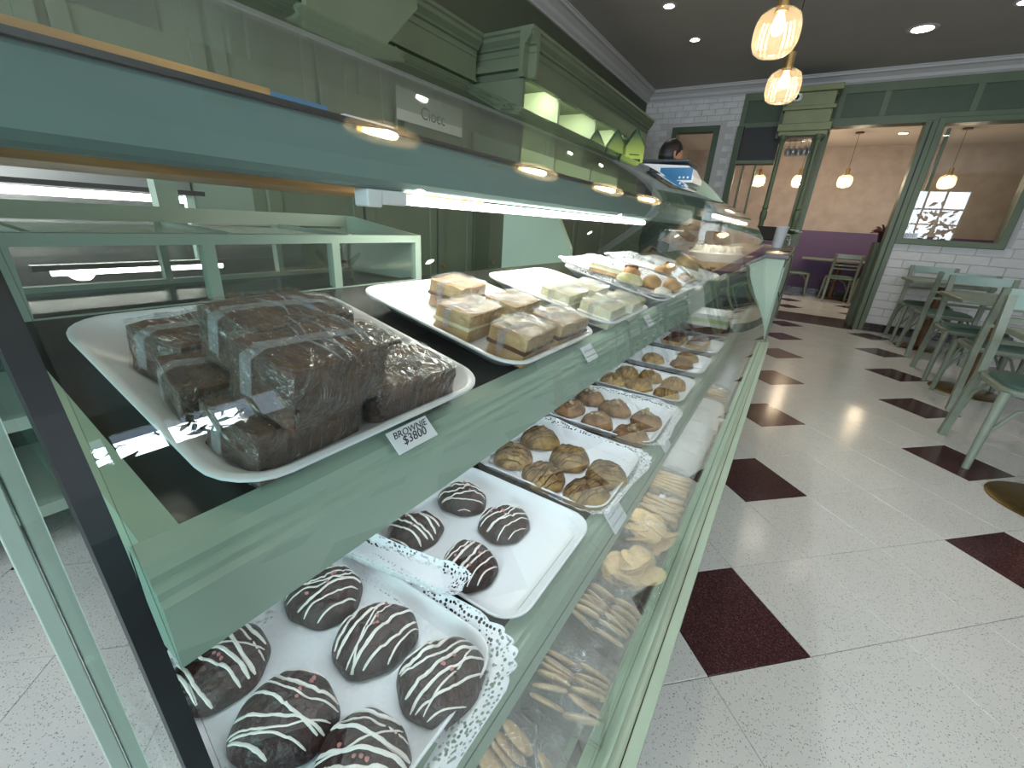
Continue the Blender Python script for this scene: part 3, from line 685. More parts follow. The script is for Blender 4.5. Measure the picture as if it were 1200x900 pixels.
place_cake(br, False, -.307, .128, low, 'wrapped brownie in the lower layer behind the front left one', R(-10))
place_cake(br2, False, -.366, .133, low, 'wrapped brownie at the rear left corner of the tray', R(14))
place_cake(br, False, -.305, .215, low, 'wrapped brownie in the lower layer, middle right, mostly hidden', R(4))
place_cake(br2, False, -.372, .218, low, 'wrapped brownie at the rear right of the tray', R(-4))
place_cake(br2, False, -.236, .141, low + BH + .0045, 'front wrapped brownie of the top layer in the stack', R(8))
place_cake(br, False, -.292, .152, low + BH + .0045, 'rear wrapped brownie of the top layer in the stack', R(10))
cs = cake_thing('wrapped_cake_slice', 'x', 'cake slice', 'film-wrapped layered slices on the second tray', .050, .082, .032, blond, 3.1, creamc)
cs2 = cake_thing('wrapped_cake_slice', 'x', 'cake slice', 'film-wrapped layered slices on the second tray', .050, .076, .034, blond, 9.4, brown)
place_cake(cs2, True, -.390, .462, low, 'wrapped brown topped slice at the back of the second tray', R(10))
place_cake(cs, True, -.322, .404, low, 'wrapped yellow layered slice at the middle left of the second tray', R(6))
place_cake(cs, False, -.318, .494, low, 'wrapped golden slice at the middle right of the second tray', R(4))
place_cake(cs2, False, -.248, .408, low, 'wrapped pale slice at the front left of the second tray', R(4))
place_cake(cs2, False, -.246, .498, low, 'wrapped cream and brown slice at the front right of the second tray', R(-3))
cr_ = cake_thing('wrapped_cream_slice', 'x', 'cake slice', 'film-wrapped pale cream slices on the third tray', .056, .084, .030, creamc, 5.5, meringue)
for k, (x, y, l_) in enumerate(((-.318, .655, 'pale cream slice in film at the back left of the third tray'), (-.314, .748, 'pale cream slice in film at the back right of the third tray'),
                                (-.248, .660, 'pale cream slice in film at the front left of the third tray'), (-.244, .755, 'pale cream slice in film at the front right of the third tray'))):
    place_cake(cr_, k == 0, x, y, low, l_, R(3))

# loose pastries on the doily trays
def blob(name, m, L, Wd, H, seed, amp=.15, label=None, cat=None, loc=None, rot=None, grp=None, parent=None):
    b = bmesh.new(); bmesh.ops.create_icosphere(b, subdivisions=3, radius=1)
    for v in b.verts:
        c = v.co.copy(); n_ = 1 + amp * noise.noise(c * 1.7 + Vector((seed, 0, 0))) + amp * .4 * noise.noise(c * 5 + Vector((0, seed, 0)))
        v.co = Vector((c.x * L / 2 * n_, c.y * Wd / 2 * n_, max(c.z, -.6) * H / 1.6 * n_ + H * .375))
    mm = MB(); mm.b.free(); mm.b = b; o = mm.build(name, m, parent, True, loc, rot)
    if label: tag(o, label, cat, grp)
    return o
def sandwich(x, y, h, rz, label):
    t = thing('pastry_triangle', label, 'pastry'); t.location = (x, y, up(x, h)); t.rotation_euler = (0, SL, rz)
    pts = [(-.045, -.022), (.045, -.026), (.052, .0), (.0, .034)]
    MB().prism(pts, 0, .008, 'z').build('pastry_base', pastry, t)
    MB().prism([(a * .96, b * .96) for a, b in pts], .008, .013, 'z').build('cream_layer', meringue, t)
    MB().prism([(a * .92, b * .92) for a, b in pts], .013, .019, 'z').build('pastry_lid', creamc, t)
def bun(x, y, h, rz, label, m=pastry, L=.06, Wd=.034, H=.028, top=None, seed=1.0):
    t = thing('pastry_bun', label, 'pastry'); t.location = (x, y, up(x, h)); t.rotation_euler = (0, SL, rz)
    blob('pastry_body', m, L, Wd, H, seed, .12, parent=t)
    if top:
        s_ = MB()
        for k in range(9):
            a = rnd.uniform(0, 6.28); r_ = rnd.uniform(0, .3)
            s_.lathe([(0, .007), (.006, .005), (.008, 0), (.005, -.004), (0, -.005)], (math.cos(a) * r_ * L, math.sin(a) * r_ * Wd, H * .86), 7)
        s_.build('topping', top, t, True)
hd = .0215
sandwich(-.375, .965, hd, R(50), 'flat pale pastry triangle at the back left of the first doily tray')
bun(-.300, .955, hd, R(70), 'cream-filled bun at the left of the first doily tray', creamc, .085, .040, .024, None, 2.2)
bun(-.262, 1.00, hd, R(80), 'golden puff in the middle of the first doily tray', pastry, .062, .036, .030, None, 3.3)
bun(-.228, 1.045, hd, R(60), 'round golden puff at the front of the first doily tray', pastry, .044, .040, .030, None, 4.1)
bun(-.330, 1.055, hd, R(90), 'bun with shiny caramel topping on the first doily tray', pastry, .075, .040, .024, caramel, 5.3)
bun(-.225, .958, hd, R(80), 'small white meringue at the front left of the first doily tray', meringue, .05, .035, .018, None, 6.1)
bun(-.300, 1.235, hd, R(85), 'long golden pastry on the second doily tray, left', pastry, .09, .040, .024, None, 7.7)
bun(-.240, 1.265, hd, R(80), 'brown pastry at the front of the second doily tray', blond, .08, .036, .024, None, 8.7)
bun(-.310, 1.345, hd, R(85), 'brown topped pastry at the right of the second doily tray', pastry, .085, .040, .024, caramel, 9.1)
bun(-.235, 1.355, hd, R(80), 'white meringue at the right of the second doily tray', meringue, .06, .04, .02, None, 3.7)
bun(-.305, 1.575, .009, R(90), 'long sponge roll on the far foam tray of the upper shelf', pastry, .17, .075, .055, None, 2.9)
# cream cake on a dark board at the far end of the upper shelf
ck = thing('cream_cake', 'tall round white cream cake with piped top near the curved end of the case', 'cake', (-.295, 2.08, up(-.23, .004)))
MB().lathe([(0, 0), (.135, 0), (.135, .006), (0, .006)], seg=28).build('cake_board', black, ck)
MB().lathe([(0, .006), (.11, .006), (.112, .012), (.112, .035), (.108, .038), (0, .040)], seg=28).build('cake_base', blond, ck, True)
MB().lathe([(0, .038), (.108, .038), (.108, .070), (.098, .076), (0, .078)], seg=36, ripple=.03).build('cream_side', meringue, ck, True)
pk = MB()
for k in range(16):
    a = 2 * math.pi * k / 16; pk.lathe([(0, .028), (.006, .020), (.013, .008), (.016, 0), (0, -.002)], (.085 * math.cos(a), .085 * math.sin(a), .076), 8)
for k in range(8):
    a = 2 * math.pi * k / 8; pk.lathe([(0, .026), (.006, .020), (.013, .008), (.016, 0), (0, -.002)], (.042 * math.cos(a), .042 * math.sin(a), .077), 8)
pk.build('piped_cream', meringue, ck, True)
c2 = thing('nut_tart', 'low brown nut tart on a glass plate beyond the pastry trays', 'tart', (-.290, 2.66, up(-.27, .004)))
MB().lathe([(0, 0), (.12, 0), (.125, .006), (0, .008)], seg=28).build('plate', glassc, c2, True)
MB().lathe([(0, .008), (.095, .008), (.105, .035), (.100, .038), (.095, .033), (0, .034)], seg=32, ripple=.02).build('crust', pastry, c2, True)
nn = MB()
for k in range(40):
    a = rnd.uniform(0, 6.28); r_ = rnd.uniform(0, .085); nn.lathe([(0, .007), (.006, .005), (.008, 0), (0, -.003)], (r_ * math.cos(a), r_ * math.sin(a), .035), 6)
nn.build('nut_topping', walnut, c2, True)

# ---------------------------------------------------------------- lower shelf: cookie trays
tray2 = tray_mesh(.240, .205, .018, k=.55)
Z2 = .6945
XS = -.262
trs = [(.140, 'white paper-lined tray with six dark chocolate cookies nearest the camera', 1), (.366, 'white foam tray with four white-drizzled dark chocolate cookies', 0), (.590, 'doily-lined white tray with the dark-drizzled oat cookies', 1),
       (.835, 'white foam tray with the walnut-topped cookies', 1), (1.090, 'white foam tray with the golden drizzled cookies', 0), (1.350, 'white foam tray with three brown cookies, fourth from the chocolate ones', 0), (1.62, 'clear-looking tray of brown squares at the far part of the lower shelf', 0), (1.90, 'far white tray holding a layered green and chocolate cake', 0)]
for y, l_, _ in trs: tray(XS, y, Z2, l_, (0, 0, 0), tray2)
doily(XS + .012, .140, Z2 + .0045, .268, .222, 'lace doily under the six dark cookies nearest the camera', (0, 0, R(3)), 3)
doily(XS + .006, .590, Z2 + .0045, .258, .226, 'lace doily under the dark-drizzled oat cookies', (0, 0, R(-4)), 4)
doily(XS + .008, .835, Z2 + .0050, .262, .228, 'lace doily under the walnut-topped cookies', (0, 0, R(2)), 5)
doily(XS - .04, .2500, Z2 + .0185, .190, .036, 'narrow lace paper strip between the two chocolate cookie trays', (0, 0, R(10)), 6)
def cookie_parts(R0, H, seed, mdough, rough=1.0):
    ph = rnd.uniform(0, 6.28)
    def edge(a): return R0 * (1 + .05 * math.sin(2 * a + ph) + .035 * math.sin(3 * a + ph * 2) + .02 * math.sin(7 * a + ph))
    def hz(x, y):
        r = math.hypot(x, y); a = math.atan2(y, x); q = min(r / edge(a), 1)
        n_ = noise.noise(Vector((x * 62, y * 62, seed))) * .0034 * rough + noise.noise(Vector((x * 170, y * 170, seed + 5))) * .0015 * rough - max(0, .12 - abs(noise.noise(Vector((x * 38, y * 38, seed + 9))))) * .016 * rough
        return H * max(0, 1 - q ** 2.6) ** .55 + n_ * (1 - q ** 4)
    s_ = MB(); rings = [[s_.b.verts.new((0, 0, hz(0, 0)))]]
    for q in (.07, .14, .21, .28, .35, .42, .49, .56, .63, .70, .76, .82, .87, .915, .95, .98, 1.0):
        rings.append([s_.b.verts.new((edge(a) * q * math.cos(a), edge(a) * q * math.sin(a), hz(edge(a) * q * math.cos(a), edge(a) * q * math.sin(a)))) for a in [2 * math.pi * k / 60 for k in range(60)]])
    rings.append([s_.b.verts.new((edge(a) * .9 * math.cos(a), edge(a) * .9 * math.sin(a), -.0005)) for a in [2 * math.pi * k / 60 for k in range(60)]])
    for A, B in zip(rings, rings[1:]):
        for k in range(60):
            j = (k + 1) % 60
            if len(A) == 1: s_.b.faces.new((A[0], B[k], B[j]))
            else: s_.b.faces.new((A[k], B[k], B[j], A[j]))
    s_.b.faces.new(rings[-1][::-1])
    return s_, hz, edge
def drizzle(hz, edge, R0, n, w, phi, seed, wob=.12, cross=False):
    s_ = MB(); rr = random.Random(seed)
    def path(off, phi, half, ww):
        pts = []; slope = rr.uniform(-.25, .25); wb = rr.uniform(0, 6)
        for k in range(25):
            u = -half + 2 * half * k / 24; v = off + slope * u * .5 + wob * R0 * math.sin(u / R0 * 2.4 + wb) * .6
            x = u * math.cos(phi) - v * math.sin(phi); y = u * math.sin(phi) + v * math.cos(phi)
            if math.hypot(x, y) < edge(math.atan2(y, x)) * .975: pts.append((x, y, hz(x, y) + ww * .30))
        if len(pts) > 3:
            r_ = [ww * (.75 + .5 * abs(noise.noise(Vector((p[0] * 120, p[1] * 120, seed))))) for p in pts]; r_[0] *= .5; r_[-1] *= .5
            s_.tube(pts, r_, 6, flat=.55, up=(0, 0, 1))
    for i in range(n):
        off = (-.82 + 1.64 * (i + rr.uniform(-.22, .22)) / (n - 1)) * R0
        path(off, phi, R0, w * rr.uniform(.7, 1.3))
    if cross:
        for i in range(1): path(rr.uniform(-.4, .4) * R0, phi + rr.choice((.5, -.5)), R0, w * .7)
    return s_
def cookie(kind, seed, R0, H, mdough, md=None, n=6, w=.0012, phi=0, nuts=None, cross=False, flecks=None):
    t = thing('cookie', 'x', 'cookie')
    s_, hz, edge = cookie_parts(R0, H, seed, mdough, 1.3 if mdough is choc else 2.1)
    s_.build('cookie_body', mdough, t, True, ang=80)
    if md: drizzle(hz, edge, R0, n, w, phi, seed * 13, cross=cross).build('icing_drizzle', md, t, True)
    if nuts or flecks:
        f = MB(); rr = random.Random(seed * 3)
        for k in range(10 if nuts else 4):
            a = rr.uniform(0, 6.28); r_ = rr.uniform(0, .42 if nuts else .7) * R0; x, y = r_ * math.cos(a), r_ * math.sin(a); z = hz(x, y)
            q = rr.uniform(.0032, .0058) if nuts else .0018
            b = bmesh.new(); bmesh.ops.create_icosphere(b, subdivisions=1, radius=q)
            for v in b.verts: v.co = Vector((v.co.x * rr.uniform(.7, 1.5) + x, v.co.y * rr.uniform(.7, 1.4) + y, v.co.z * .9 + z + q * .35))
            f.merge(b)
        f.build('walnut_pieces' if nuts else 'strawberry_flecks', nuts or flecks, t)
    return t
pinkf = mat('pink_fleck', (.55, .22, .20), .5)
def scatter(protos, spots, z, what, group, rz0=0):
    used = set()
    for k, (x, y, where) in enumerate(spots):
        p = protos[k % len(protos)]; loc = (x, y, z); rot = (0, 0, rz0 + rnd.uniform(-.5, .5)); lb = what + ' ' + where
        if id(p) not in used: used.add(id(p)); p.location = loc; p.rotation_euler = rot; p['label'] = lb; o = p
        else: o = dup(p, loc, rot, lb)
        o['group'] = group; o['category'] = 'cookie'
ZK = Z2 + .0085
P1 = [cookie('c', 11 + k, .0385, .024, choc, drz_w, 7, .00155, R(35 + 14 * k), cross=True, flecks=pinkf) for k in range(5)]
scatter(P1, [(-.336, .085, 'in the back left corner of the near tray'), (-.252, .094, 'in the middle left of the near tray'), (-.331, .183, 'in the back right corner of the near tray'),
             (-.250, .182, 'in the middle of the near tray, right column'), (-.172, .190, 'in the front right corner of the near tray'), (-.176, .106, 'in the front left corner of the near tray')], ZK,
        'dark chocolate cookie with white icing drizzle', 'dark chocolate cookies on the near tray')
P2 = [cookie('c', 31 + k, .0350, .023, choc, drz_w, 7, .0015, R(20 + 25 * k), flecks=pinkf) for k in range(4)]
scatter(P2, [(-.328, .312, 'at the back left of the four-cookie tray'), (-.322, .402, 'at the back right of the four-cookie tray'), (-.243, .394, 'at the front right of the four-cookie tray'), (-.235, .308, 'at the front left of the four-cookie tray')],
        Z2 + .0060, 'dark chocolate cookie with white icing drizzle', 'dark chocolate cookies on the second cookie tray')
P3 = [cookie('c', 51 + k, .0355, .024, oat, drz_d, 8, .0011, R(15 + 20 * k)) for k in range(4)]
scatter(P3, [(-.326, .545, 'at the back left of the oat cookie tray'), (-.320, .628, 'at the back right of the oat cookie tray'), (-.244, .600, 'in the middle right of the oat cookie tray'), (-.252, .520, 'in the middle left of the oat cookie tray'),
             (-.174, .592, 'at the front right of the oat cookie tray'), (-.178, .520, 'at the front left of the oat cookie tray')], ZK, 'oat cookie with thin dark chocolate drizzle', 'dark-drizzled oat cookies')
P4 = [cookie('c', 71 + k, .0350, .023, nutd, None, nuts=walnut) for k in range(3)]
scatter(P4, [(-.338, .792, 'at the back left of the walnut cookie tray'), (-.325, .878, 'at the back right of the walnut cookie tray'), (-.256, .856, 'in the middle right of the walnut cookie tray'), (-.262, .768, 'in the middle left of the walnut cookie tray'),
             (-.182, .842, 'at the front right of the walnut cookie tray'), (-.186, .756, 'at the front left of the walnut cookie tray')], ZK, 'brown cookie topped with walnut pieces', 'walnut-topped cookies')
P5 = [cookie('c', 91 + k, .0335, .025, gold, drz_y, 7, .0011, R(70 + 20 * k)) for k in range(3)]
scatter(P5, [(-.330, 1.045, 'at the back left of the fifth cookie tray'), (-.320, 1.128, 'at the back right of the fifth cookie tray'), (-.258, 1.140, 'in the middle right of the fifth cookie tray'), (-.262, 1.052, 'in the middle left of the fifth cookie tray'),
             (-.190, 1.128, 'at the front right of the fifth cookie tray'), (-.190, 1.045, 'at the front left of the fifth cookie tray')], Z2 + .004, 'golden cookie with chocolate drizzle', 'golden drizzled cookies')
P6 = [cookie('c', 111 + k, .0345, .024, (gold, nutd)[k % 2], drz_y, 7, .0011, R(50 + 20 * k)) for k in range(2)]
scatter(P6, [(-.300, 1.320, 'at the back of the three-cookie tray'), (-.215, 1.335, 'at the front left of the three-cookie tray'), (-.215, 1.415, 'at the front right of the three-cookie tray')], Z2 + .004, 'brown drizzled cookie', 'brown cookies on the sixth tray')
# far part of the lower shelf
sq = thing('nut_square', 'brown nut square on the far tray of the lower shelf', 'pastry', (-.30, 1.57, Z2 + .004), 0, 'brown squares on the far tray')
MB().box(-.03, .03, -.035, .035, 0, .022, bev=.003).build('square_body', blond, sq)
MB().box(-.029, .029, -.034, .034, .022, .026, bev=.0015).build('nut_layer', caramel, sq)
for k, (x, y) in enumerate(((-.30, 1.66), (-.22, 1.57), (-.22, 1.66))): dup(sq, (x, y, Z2 + .004), None, ('brown nut square on the far tray, ' + ('back right', 'front left', 'front right')[k]))
sq['label'] = 'brown nut square on the far tray, back left'
gc = thing('layered_cake', 'rectangular layered cake with green and dark layers, far end of the lower shelf', 'cake', (-.235, 1.92, Z2 + .006))
for i, (m, a, b) in enumerate(((brown, 0, .035), (meringue, .035, .05), (mat('pale_green_layer', (.42, .50, .22), .5), .05, .066), (meringue, .066, .085))):
    MB().box(-.075, .075, -.085, .085, a, b, bev=.002).build('cake_layer', m, gc)

# ---------------------------------------------------------------- bottom deck: biscuit bags on round clear plates
ZD = .4125
plate_me = MB().lathe([(0, .002), (.092, .002), (.100, .006), (.116, .012), (.118, .010), (.104, .003), (.094, 0), (0, 0)], seg=40).mesh('round_plate', glassc, True, 40)
for y, l_ in ((.275, 'round clear plastic plate under the nearest biscuit bags'), (.525, 'second round clear plate on the case floor'), (.80, 'third round clear plate under the cream biscuit bags'), (1.12, 'fourth round clear plate under the straw pastry bags'), (1.50, 'fifth round clear plate under the white bags'), (1.86, 'farthest round clear plate on the case floor')):
    tag(ob('round_plate', plate_me, None, (-.190, y, ZD)), l_, 'plate', 'round clear plates on the case floor')
def biscuit_mesh(r, h, m, el=1.0):
    s_ = MB().lathe([(0, h * 1.05), (r * .6, h), (r * .88, h * .86), (r, h * .5), (r * .94, .0005), (0, 0)], seg=18, sy=el); return s_.mesh('biscuit', m, True, 60)
bm1, bm2 = biscuit_mesh(.027, .0065, bisc2, 1.0), biscuit_mesh(.025, .006, bisc, 1.25)
stm = MB().box(-.006, .006, -.045, .045, 0, .007, bev=.002).mesh('wafer_stick', bisc, True)
def bag(x, y, L, Wd, H, rz, label, m=bagm, sticker=False, seed=0):
    t = thing('biscuit_bag', label, 'bag', (x, y, ZD + .0155), rz, 'clear cellophane biscuit bags')
    b = bmesh.new(); bmesh.ops.create_cube(b, size=1); bmesh.ops.subdivide_edges(b, edges=b.edges[:], cuts=9, use_grid_fill=True)
    for v in b.verts:
        c = v.co.copy(); q = (1 - (abs(c.x) * 2) ** 4 * .55) * (1 - (abs(c.y) * 2) ** 4 * .35)
        n_ = Vector((noise.noise(c * 5 + Vector((seed, 0, 0))), noise.noise(c * 5 + Vector((0, seed, 0))), noise.noise(c * 6 + Vector((0, 0, seed)))))
        v.co = Vector((c.x * L, c.y * Wd, .001 + (c.z + .5) * H * q)) + Vector((n_.x, n_.y, n_.z if c.z > -.45 else 0)) * .006
    mm = MB(); mm.b.free(); mm.b = b; mm.build('bag_film', m, t, True)
    g = MB()   # gathered neck of the bag
    for k in range(9):
        a = R(-60 + 15 * k); g.tube([(L * .40, 0, H * .35), (L * .46, .010 * math.sin(a), H * .45), (L * .56, .030 * math.sin(a), H * (.45 + .4 * math.cos(a)))], [.004, .0018, .005], 5, flat=.25)
    g.build('gathered_neck', m, t, True)
    if sticker: MB().box(-.008, .008, -.006, .006, H * 1.02, H * 1.03).build('sticker', paper, t)
    return t
def fill(t, kind, n, L, Wd, H, seed, label, grp):
    rr = random.Random(seed); bx, by, bz = t.location; rz = t.rotation_euler.z
    def put(me, lx, ly, lz, rot, nm='biscuit'):
        v = Matrix.Rotation(rz, 3, 'Z') @ Vector((lx, ly, 0))
        o = ob(nm, me, None, (bx + v.x, by + v.y, bz + lz), (rot[0], rot[1], rot[2] + rz)); tag(o, label, 'biscuit', grp)
    if kind == 'fan':      # two rows of tilted biscuits
        half = n // 2
        for r_ in range(2):
            for k in range(half):
                put(bm1, -L * .34 + L * .66 * k / max(half - 1, 1), (-.24 + .48 * r_) * Wd, .012 + .009 * math.sin(k), (0, R(58 + rr.uniform(-8, 8)), rr.uniform(-.25, .25)))
    elif kind == 'pile':
        for k in range(n):
            a = rr.uniform(0, 6.28); q = rr.uniform(0, .40)
            put(bm2, math.cos(a) * q * L, math.sin(a) * q * Wd, (.006 + H * .80 * k / n), (R(rr.uniform(-30, 30)), R(rr.uniform(-30, 30)), rr.uniform(0, 3)))
    else:
        for k in range(n):
            put(stm, (-.34 + .68 * (k % 6) / 5) * L, rr.uniform(-.05, .05) * Wd, .003 + .009 * (k // 6), (R(rr.uniform(-6, 6)), R(rr.uniform(-15, 15)), R(rr.uniform(-14, 14))), 'wafer_stick')
g1 = 'biscuits inside the clear bags'
t = bag(-.135, .275, .13, .120, .055, R(80), 'clear bag of overlapping seeded biscuits nearest the camera', seed=1); fill(t, 'fan', 14, .13, .12, .05, 1, 'seeded round biscuit inside the bag nearest the camera', g1)
t = bag(-.125, .425, .12, .115, .055, R(100), 'clear bag of seeded biscuits second from the camera, tied with gathered film', seed=2); fill(t, 'fan', 12, .12, .11, .05, 2, 'seeded round biscuit inside the second bag', g1)
t = bag(-.130, .575, .12, .115, .055, R(85), 'clear bag of cream biscuits standing in a ridge, third from the camera', seed=3); fill(t, 'fan', 14, .12, .11, .05, 3, 'pale biscuit standing in the third bag', g1)
t = bag(-.120, .700, .11, .115, .055, R(95), 'clear bag heaped with oval cream biscuits, fourth from the camera', seed=4); fill(t, 'pile', 22, .11, .11, .05, 4, 'oval cream biscuit heaped in the fourth bag', g1)
t = bag(-.125, .815, .11, .115, .055, R(80), 'clear bag of cream biscuits with a small white sticker, fifth from the camera', seed=5, sticker=True); fill(t, 'pile', 22, .11, .11, .05, 5, 'oval cream biscuit heaped in the fifth bag', g1)
t = bag(-.130, .935, .12, .11, .055, R(90), 'clear bag of thin wafer sticks with a white sticker, sixth from the camera', seed=6, sticker=True); fill(t, 'sticks', 18, .12, .11, .05, 6, 'thin wafer stick inside the sixth bag', g1)
t = bag(-.135, 1.06, .12, .11, .050, R(90), 'clear bag of fine straw-coloured sticks, seventh from the camera', seed=7); fill(t, 'sticks', 18, .12, .11, .05, 7, 'thin wafer stick inside the seventh bag', g1)
for k, y in enumerate((1.20, 1.32, 1.44, 1.57, 1.70)):
    t = bag(-.140, y, .13, .10, .045, R(88 + 3 * k), ('crumpled white-frosted bag ' + ('just past the wafer sticks', 'second past the wafer sticks', 'third past the wafer sticks', 'fourth past the wafer sticks', 'fifth past the wafer sticks')[k]), m=glass('frosted_bag', (.9, .9, .9), 1.5, .15, film=.55, wrinkle=1.0, wscale=60, filmcol=(.85, .85, .83)), seed=20 + k)
    blob('meringue_filling', meringue, .10, .075, .036, 3 + k, .3, parent=t)
t = bag(-.150, 1.90, .13, .11, .050, R(90), 'clear bag of yellow pasta-like sticks, farthest in the row', seed=30); fill(t, 'sticks', 18, .12, .10, .05, 8, 'yellow wafer stick inside the farthest bag', g1)

# ---------------------------------------------------------------- things standing on the glass top
bx = thing('gable_box', 'x', 'gift box', (0, 0, 0), 0, 'lime green gable boxes on the case top')
pts = [(-.042, 0), (.042, 0), (.042, .085), (0, .150), (-.042, .085)]
MB().prism(pts, -.030, .030, 'x').build('box_body', greenbox, bx)
MB().prism([(-.0435, .083), (0, .1515), (.0435, .083), (.0435, .088), (0, .158), (-.0435, .088)], -.033, .033, 'x').build('folded_roof', darkbox, bx)
MB().box(.0302, .0308, -.036, .030, .014, .036).build('dark_label', black, bx)
MB().box(.0302, .0308, -.024, .022, .050, .054).build('small_print', ink, bx)
for k, (x, y, l_) in enumerate(((-.925, 2.09, 'leftmost lime green gable box with dark roof on the case top'), (-.835, 2.12, 'middle lime green gable box on the case top'), (-.745, 2.12, 'rightmost and largest-looking lime green gable box on the case top'))):
    if k == 0: bx.location = (x, y, 1.345); bx['label'] = l_; bx.rotation_euler = (0, 0, R(-55))
    else: dup(bx, (x, y, 1.345), (0, 0, R(-55)), l_)
scl = thing('weighing_scale', 'white shop weighing scale with a blue display and dark pan on the case top', 'scale', (-.76, 2.84, 1.345))
MB().prism([(-.15, 0), (.17, 0), (.17, .03), (.13, .085), (-.15, .10)], -.11, .13, 'y').build('scale_body', whitep, scl)
MB().box(-.16, .13, -.12, .14, .102, .118, bev=.004).build('weighing_pan', mat('dark_steel', (.05, .06, .07), .3, .6), scl)
MB().box(-.02, .16, -.1125, -.1105, .012, .075).build('blue_display', bluep, scl)
for k in range(3): MB().box(.09 + .022 * k, .10 + .022 * k, -.1140, -.1125, .02, .03).build('button', whitep, scl)

# ---------------------------------------------------------------- man behind the counter
def skinned(name, verts, edges, radii, m, parent=None, sub=2, loc=None, rot=None, root=0):
    me = bpy.data.meshes.new(name); me.from_pydata(verts, edges, []); me.materials.append(m)
    o = ob(name, me, parent, loc, rot)
    sm = o.modifiers.new('skin', 'SKIN')
    for i, r_ in enumerate(radii):
        rr = r_ if isinstance(r_, tuple) else (r_, r_); me.skin_vertices[0].data[i].radius = rr
    me.skin_vertices[0].data[root].use_root = True
    s_ = o.modifiers.new('sub', 'SUBSURF'); s_.levels = sub; s_.render_levels = sub
    for p in me.polygons: p.use_smooth = True
    return o
man = thing('person', 'person with short black hair in a dark shirt standing behind the counter, turned away', 'person', (-1.10, 4.02, 0), R(48))
# local frame: +X is the way he faces
V = [(0, 0, .93), (0, 0, 1.08), (0, 0, 1.25), (0, 0, 1.40), (0, 0, 1.49), (.01, 0, 1.55),
     (0, .10, .90), (.01, .11, .50), (0, .11, .08), (.14, .12, .035), (0, -.10, .90), (.01, -.11, .50), (0, -.11, .08), (.14, -.12, .035),
     (0, .19, 1.42), (.02, .24, 1.14), (.20, .20, 1.04), (.27, .18, 1.03), (0, -.19, 1.42), (.02, -.24, 1.14), (.20, -.20, 1.04), (.27, -.18, 1.03)]
Ed = [(0, 1), (1, 2), (2, 3), (3, 4), (4, 5), (0, 6), (6, 7), (7, 8), (8, 9), (0, 10), (10, 11), (11, 12), (12, 13), (3, 14), (14, 15), (15, 16), (16, 17), (3, 18), (18, 19), (19, 20), (20, 21)]
Rd = [(.12, .16), (.11, .14), (.12, .16), (.11, .17), .065, .055, .085, .065, .048, .04, .085, .065, .048, .04, .06, .046, .035, .03, .06, .046, .035, .03]
skinned('body', V, Ed, Rd, shirt, man)
hd_ = bmesh.new(); bmesh.ops.create_icosphere(hd_, subdivisions=4, radius=1)
for v in hd_.verts:
    c = v.co.copy(); x, y, z = c.x * .095, c.y * .075, c.z * .118
    if c.z < -.1: x *= 1 + .10 * (c.z + .1); y *= 1 + .30 * (c.z + .1)
    if c.x > 0 and c.z < 0: x += .010 * (-c.z)
    if c.x > .75: x += .020 * math.exp(-((c.y / .16) ** 2 + ((c.z + .10) / .18) ** 2))      # nose
    for sy in (-1, 1): x -= .010 * math.exp(-(((c.y - sy * .38) / .16) ** 2 + ((c.z - .08) / .12) ** 2)) * (c.x > 0)   # eye sockets
    if c.x > .6: x += .005 * math.exp(-((c.y / .3) ** 2 + ((c.z + .48) / .08) ** 2))   # lips
    v.co = Vector((x, y, z))
mm = MB(); mm.b.free(); mm.b = hd_
head = mm.build('head', skin, man, True, (.02, 0, 1.665), (0, R(6), R(-8)))
for sy in (-1, 1):
    MB().lathe([(0, .011), (.008, .008), (.011, 0), (.008, -.008), (0, -.011)], (.072, sy * .029, .010), 10).build('eye', whitep, head, True)
    s_ = MB(); s_.tube([(-.005, sy * .074, .025), (-.012, sy * .085, .020), (-.012, sy * .088, 0), (-.005, sy * .082, -.018), (.002, sy * .076, -.026)], [.007, .009, .009, .008, .005], 8); s_.build('ear', skin, head, True)
skinned('neck', [(0, 0, 1.47), (.005, 0, 1.53), (.015, 0, 1.60)], [(0, 1), (1, 2)], [.056, .054, .052], skin, man)
hb = bmesh.new(); bmesh.ops.create_icosphere(hb, subdivisions=4, radius=1)
for v in list(hb.verts):
    if v.co.z < -.25 + .75 * max(v.co.x, 0) ** .6 if v.co.x > 0 else v.co.z < -.35: v.co *= .93
for v in hb.verts:
    c = v.co.copy(); v.co = Vector((c.x * .101 - .006, c.y * .081, c.z * .122 + .008)) * (1 + .02 * noise.noise(c * 9))
mm = MB(); mm.b.free(); mm.b = hb; mm.build('hair', hairm, head, True)
for sy in (-1, 1):   # hands resting towards the counter
    base = Vector((.285, sy * .18, 1.03)); hv = [tuple(base + Vector((-.03, 0, 0))), tuple(base + Vector((.04, 0, -.005)))]; he = [(0, 1)]; hr = [.026, (.034, .016)]
    for k in range(4):
        o_ = base + Vector((.045, (k - 1.5) * .017, -.005)); L_ = (.062, .072, .068, .052)[k]; i0 = len(hv)
        hv += [tuple(o_ + Vector((L_ * .45, 0, -.004))), tuple(o_ + Vector((L_, 0, -.020)))]; he += [(1, i0), (i0, i0 + 1)]; hr += [.0085, .0065]
    i0 = len(hv); hv += [tuple(base + Vector((.02, -sy * .035, -.008))), tuple(base + Vector((.045, -sy * .052, -.016)))]; he += [(0, i0), (i0, i0 + 1)]; hr += [.010, .0075]
    skinned('hand', hv, he, hr, skin, man, 1)

